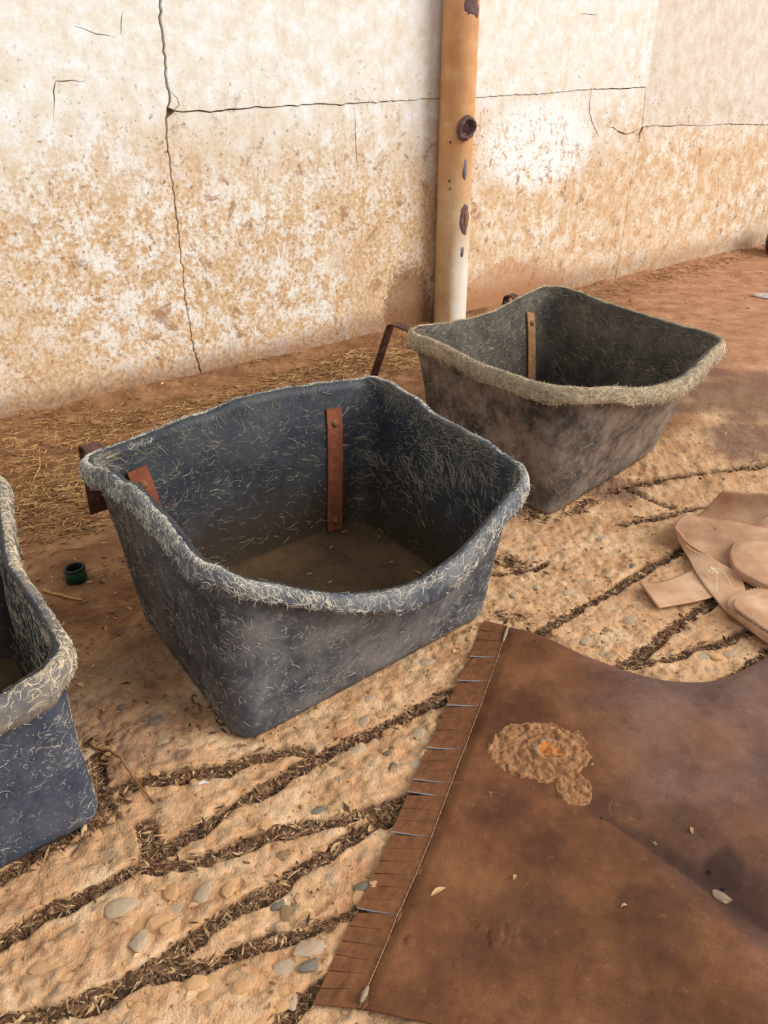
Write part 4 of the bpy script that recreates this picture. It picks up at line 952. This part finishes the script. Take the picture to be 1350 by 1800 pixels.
def rod(name, pts, rad, mat, label, cat, group=None, n=8, up=0.0):
    q = spline([np.r_[at(u, v)[:2], h] for u, v, h in pts], 24); q[:, 2] += np.maximum(ghgt(q[:, 0], q[:, 1]), -.004)+rad*.8
    V, Fq = tube(q, rad*np.linspace(1, .7, 24), n); o = obj(name, mesh(name, V, Fq), MAT[mat], None, label, cat, group); return o
rod('stick', [(78,1040,.0),(112,1050,.001),(146,1057,.0)], .004, 'stick', 'pale peeled stick lying on soil near the green pipe ring', 'stick')
rod('twig', [(158,1314,.004),(185,1327,.012),(210,1345,.016),(235,1372,.010),(258,1398,.003),(272,1412,.0)], .0028, 'twig', 'bent brown twig leaning out from the corner of the left tub', 'twig')
rod('stalk', [(70,806,.004),(72,830,.02),(60,852,.012),(48,872,.002)], .0022, 'stick', 'thin pale upright stalk in the straw behind the left tub', 'stalk')
rod('stalk', [(608,630,.012),(616,626,.016),(624,620,.012)], .0022, 'leaf', 'short pale stalk lying in straw at the wall foot', 'stalk')
def leaf(u, v, L, w, ang, label, mat='leaf', group=None, base=None, name='leaf', cat='leaf'):
    p = at(u, v, base or 0); z = (base if base is not None else max(gz(p), -.002)); n = 12; s = np.linspace(0, 1, n); wid = w*np.sin(s*math.pi)**.8*(1-.3*s)
    cx = (s-.5)*L; bend = .12*L*np.sin(s*math.pi); rows = []
    for k, (o_, dz) in enumerate(((-1, .003), (-.5, .0012), (0, 0), (.5, .0012), (1, .003))): rows.append(np.stack([cx, wid*o_+bend*.5, .002+dz*np.sin(s*math.pi)+.003*s], -1))
    G_ = np.array(rows); c_, s_ = math.cos(ang), math.sin(ang); Xr = G_[..., 0]*c_-G_[..., 1]*s_; Yr = G_[..., 0]*s_+G_[..., 1]*c_
    m = mesh(name, np.stack([Xr+p[0], Yr+p[1], G_[..., 2]+z], -1), gridfaces(5, n)); o = obj(name, m, MAT[mat], None, label, cat, group)
    md = o.modifiers.new('thickness', 'SOLIDIFY'); md.thickness = .0006
def hz_at(u, v):
    p = at(u, v, .02); 
    for _ in range(3): z = float(hidez(p[:1], p[1:2])[0])+.005; p = at(u, v, z)
    return z
leaf(770,1570,.028,.005,.5,'dry pale leaf lying on the brown hide', base=hz_at(770,1570))
leaf(1216,1462,.012,.003,1.4,'tiny pale husk standing out on the dark upper right of the hide', base=hz_at(1216,1462), name='husk', cat='husk')
leaf(1096,1595,.010,.002,.2,'forked straw scrap on the lower right of the brown hide', base=hz_at(1096,1595), name='straw_scrap', cat='straw')
leaf(905,1545,.009,.003,.9,'small dry scrap right of the dry leaf on the hide', base=hz_at(905,1545), name='straw_scrap', cat='straw')
leaf(357,1382,.022,.0045,.3,'small white plastic shard on the concrete between two grooves','white', name='plastic_shard', cat='shard')
leaf(340,1597,.018,.004,.3,'pale curved leaf lying alone on the bare concrete slab', name='leaf')
leaf(210,1630,.022,.003,-.4,'straight straw pieces lying crossed on the concrete near the bottom left', name='straw_scrap', cat='straw')
leaf(652,1460,.024,.004,1.6,'largest tan leaf in the groove beside the fringe', name='leaf')
leaf(590,1490,.026,.0035,.9,'slim tan leaf pointing along the lower groove', name='leaf')
# disc at the right edge
p = at(1338, 523); z = gz(p); a = np.linspace(0, 2*math.pi, 44, endpoint=False); rows = []
for r, zz, k in ((.055, .006, 0), (.057, .002, 0), (.057, .008, 0), (.054, .012, 0), (.02, .012, 1), (.018, .010, 1), (.018, .002, 1)):
    rx = np.where(k, r*.9, r); ry = r*.35 if k else r
    rows.append(np.stack([p[0]+.01+rx*np.cos(a), p[1]+ry*np.sin(a), np.full(44, z+zz)], -1))
obj('metal_disc', mesh('metal_disc', np.array(rows), gridfaces(len(rows), 44, True)), MAT['galv'], None, 'flat pale disc with a slot lying on the soil at the right edge', 'disc')
# navy rounded bucket foot at the right edge by the wall
p = at(1375, 447); rows = []
for r, zz in ((.001, 0), (.10, .0), (.125, .02), (.135, .06), (.13, .11), (.115, .135), (.10, .14), (.09, .13), (.085, .05), (.001, .03)):
    rows.append(np.stack([p[0]+r*np.cos(a), p[1]-.02+r*np.sin(a), np.full(44, zz*1.35)], -1))
obj('blue_bowl', mesh('blue_bowl', np.array(rows), gridfaces(len(rows), 44, True)), MAT['navy'], None, 'dark blue rounded bowl at the wall foot, right edge', 'bowl')
# shavings on the bottom of the middle tub
ctr2 = t2[0].location
for i, (u, v) in enumerate(((608,925),(640,925),(655,929),(600,935),(672,938),(682,945),(692,955),(665,942),(585,962),(690,990),(735,1005),(575,1025),(540,1010),(470,1020))):
    p = at(u, v, .024); q = spline([p, p+rng.normal(0, .006, 3)*[1, 1, .2], p+rng.normal(0, .01, 3)*[1, 1, .1]], 8); q[:, 2] = .0245+.002*np.sin(np.linspace(0, 3, 8))
    V, Fq = tube(q, .0013, 5); obj('shaving', mesh('shaving', V, Fq), MAT['leaf'], None, 'pale curl of shaving on the bottom of the middle tub', 'shaving', 'shavings in the middle tub')

# ------------------------------------------------------------------ loose litter nobody could count
PAL = np.array([srgb(*c)[:3] for c in ((92,64,44),(116,82,56),(70,48,34),(140,104,72),(166,126,88),(196,160,116),(104,76,54),(126,96,70),(84,60,46),(150,112,80),(132,98,70),(208,172,126))])
STRAW = np.array([srgb(*c)[:3] for c in ((186,140,88),(204,160,104),(160,114,70),(220,180,126),(140,98,60),(196,156,108))])
def litter(name, P, L, palette, label, seed, flat=.5, thick=.25, wid=.2, cat='litter'):
    g = np.random.default_rng(seed); n = len(P); l = g.uniform(L[0], L[1], n)*.5*(.5+g.random(n)); w = l*wid*(.5+g.random(n)); t = np.maximum(l*thick*wid*2*(.4+.6*g.random(n)), .0006)
    V, Fc = chips(P, g.uniform(0, 6.28, n), g.normal(0, .22*flat, n), g.normal(0, .5*flat, n), l, w, t)
    m = mesh(name, V, Fc, None, False); ci = g.choice(len(palette), n); cc = palette[ci]*g.uniform(.75, 1.2, (n, 1)); colattr(m, 'Col', np.repeat(cc, 6, 0))
    return obj(name, m, MAT['litter'], None, label, cat, None, 'stuff')
pts = []
for pl, w in GL:
    seg = np.linalg.norm(np.diff(pl, axis=0), axis=1)
    for a_, b_, L in zip(pl[:-1], pl[1:], seg):
        n = int(L*4200*(w/.032)*(1.0 if a_[1] < 1.9 else .6)); t = rng.random(n)[:, None]; nrm = np.array([-(b_-a_)[1], (b_-a_)[0]])/L
        pts.append(a_+(b_-a_)*t+nrm*(np.clip(rng.normal(0, .34, n), -1, 1)*w*.62)[:, None]+rng.normal(0, .004, (n, 2)))
P = np.vstack(pts); gg = groove(P[:, 0], P[:, 1]); keep = (gg > .25) | (rng.random(len(P)) < .10); keep &= soilmask(P[:, 0], P[:, 1]) < .9
P = P[keep]; P = np.c_[P, ghgt(P[:, 0], P[:, 1])+rng.uniform(.0005, .006, len(P))]
litter('groove_litter', P, (.006, .024), PAL, 'dark bark chips and seed husks packed in the floor grooves', 1)
# litter heaped along the near-left tub and a few loose chips everywhere on the concrete
q = []
for (u0, v0, u1, v1, n, sp) in ((0,1525,170,1440,420,.016),(172,1380,185,1435,320,.018),(165,1300,180,1400,180,.016),(330,1230,420,1300,40,.02),(1040,880,1000,905,120,.014),(920,905,965,915,120,.012),(880,985,935,1000,160,.02),(880,1080,925,1095,60,.02)):
    A_, B_ = at(u0, v0)[:2], at(u1, v1)[:2]; t = rng.random(n)[:, None]; q.append(A_+(B_-A_)*t+rng.normal(0, sp, (n, 2)))
P = np.vstack(q); P = np.c_[P, ghgt(P[:, 0], P[:, 1])+rng.uniform(.0005, .005, len(P))]
litter('tub_foot_litter', P, (.008, .03), PAL, 'brown bark slivers gathered at the foot of the tubs', 2)
n = 9000; P = np.c_[rng.uniform(-1.0, 1.8, n), .6+2.6*rng.random(n)**1.1]; s = soilmask(P[:, 0], P[:, 1]); P = P[(s < .6)]
P = np.c_[P, ghgt(P[:, 0], P[:, 1])+.001]
litter('loose_crumbs', P, (.003, .011), np.vstack([STRAW, PAL[3:6]]), 'fine tan crumbs and grit scattered over the concrete', 3, .3, .6, .5)
n = 5200; aa = rng.uniform(-1.5, 7, n); dd = .02+.9*rng.random(n)**2.2; P = (WP+WD*aa[:, None]+WN*dd[:, None])
P2 = np.c_[rng.uniform(-1.3, -.35, 1400), rng.uniform(1.3, 2.5, 1400)]; P = np.vstack([P, P2])
den = vn(P[:, 0]*4, P[:, 1]*4, 71); P = P[rng.random(len(P)) < .25+.9*sm(den, .35, .7)]
P = np.c_[P, ghgt(P[:, 0], P[:, 1])+.001]
litter('soil_crumbs', P, (.006, .022), np.vstack([STRAW, PAL]), 'small chips and crumbs strewn on the bare soil', 4, .4, .3, .3)
# straw drifts
a = Acc()
def drift(px, py, n, sx, sy, L, hh, seed):
    g = np.random.default_rng(seed); c = at(px, py)[:2]; o = g.normal(0, 1, (n, 2))*[sx, sy]; P = c+o[:, :1]*WD+o[:, 1:]*WN
    P = P[walldist(P[:, 0], P[:, 1]) > .03]; n = len(P)
    P = np.c_[P, ghgt(P[:, 0], P[:, 1])+g.random(n)*hh*np.exp(-(np.abs(o[:n, 0])/sx)*.5)]
    an = g.uniform(0, 6.28, n); d = np.c_[np.cos(an), np.sin(an), g.normal(0, .12, n)]
    V, Fq = strands(P, d, np.tile([0, 0, 1.], (n, 1)), g.uniform(L*.3, L, n), g.uniform(.0009, .0022, n), 4, .7, seed=seed)
    a.add(V, Fq); a.C.append(np.repeat(STRAW[g.choice(len(STRAW), n)]*g.uniform(.7, 1.1, (n, 1)), 15, 0))
drift(100,850,900,.22,.11,.07,.03,1); drift(60,900,500,.12,.10,.06,.03,2); drift(130,780,500,.3,.10,.06,.02,3); drift(250,735,420,.25,.05,.05,.015,4); drift(620,640,600,.22,.07,.07,.02,5)
drift(700,640,300,.12,.1,.07,.015,6); drift(560,655,250,.2,.05,.06,.015,7); drift(140,920,260,.12,.05,.05,.01,8); drift(1000,540,300,.5,.08,.06,.01,9); drift(1180,485,500,.5,.06,.06,.012,10); drift(1290,452,300,.4,.05,.06,.012,11)
drift(30,760,300,.3,.06,.05,.012,12); drift(430,700,250,.3,.05,.05,.012,13)
m = a.mesh('straw_litter'); obj('straw_litter', m, MAT['litter'], None, 'drifts of dry straw along the foot of the wall', 'straw', None, 'stuff')
# wood chips inside the near-left tub
c = (t1[2].mean(0))[:2]; n = 3800; P = c+np.c_[rng.uniform(-.3, .3, n), rng.uniform(-.3, .3, n)]
Bq = t1[2][:, :2]; ins = np.ones(n, bool)
for k in range(0, len(Bq), 8):
    n2 = t1[3][k, :2]; ins &= ((P-Bq[k])@n2) < -.02
P = P[ins]; P = np.c_[P, .025+rng.random(len(P))*.02]
litter('tub_chips', P, (.012, .04), PAL, 'brown wood chips covering the bottom of the left tub', 6, .8, .3, .3)
# straw bits stuck to the far tub's outer corner
a = Acc(); n = 44
for i in range(n):
    k = loopidx(2, .75+.5*random.random()) if i % 2 else loopidx(3, random.uniform(.02, .6)); k %= len(t3[1]); u = random.uniform(.1, .9); p = t3[2][k]+(t3[1][k]-t3[2][k])*u+t3[3][k]*(.014)
    tg = np.cross(t3[3][k], [0, 0, 1.]); d = tg*random.gauss(0, .6)+np.array([0, 0, random.choice([-1, 1])]); q = spline([p, p+d*.008, p+d*random.uniform(.014, .03)], 5)
    V, Fq = tube(q, .0008, 4); a.add(V, Fq)
part('stuck_straw', a.mesh('stuck_straw'), MAT['twig'], t3[0], 'straw bits stuck on the muddy corner', 'stuff')
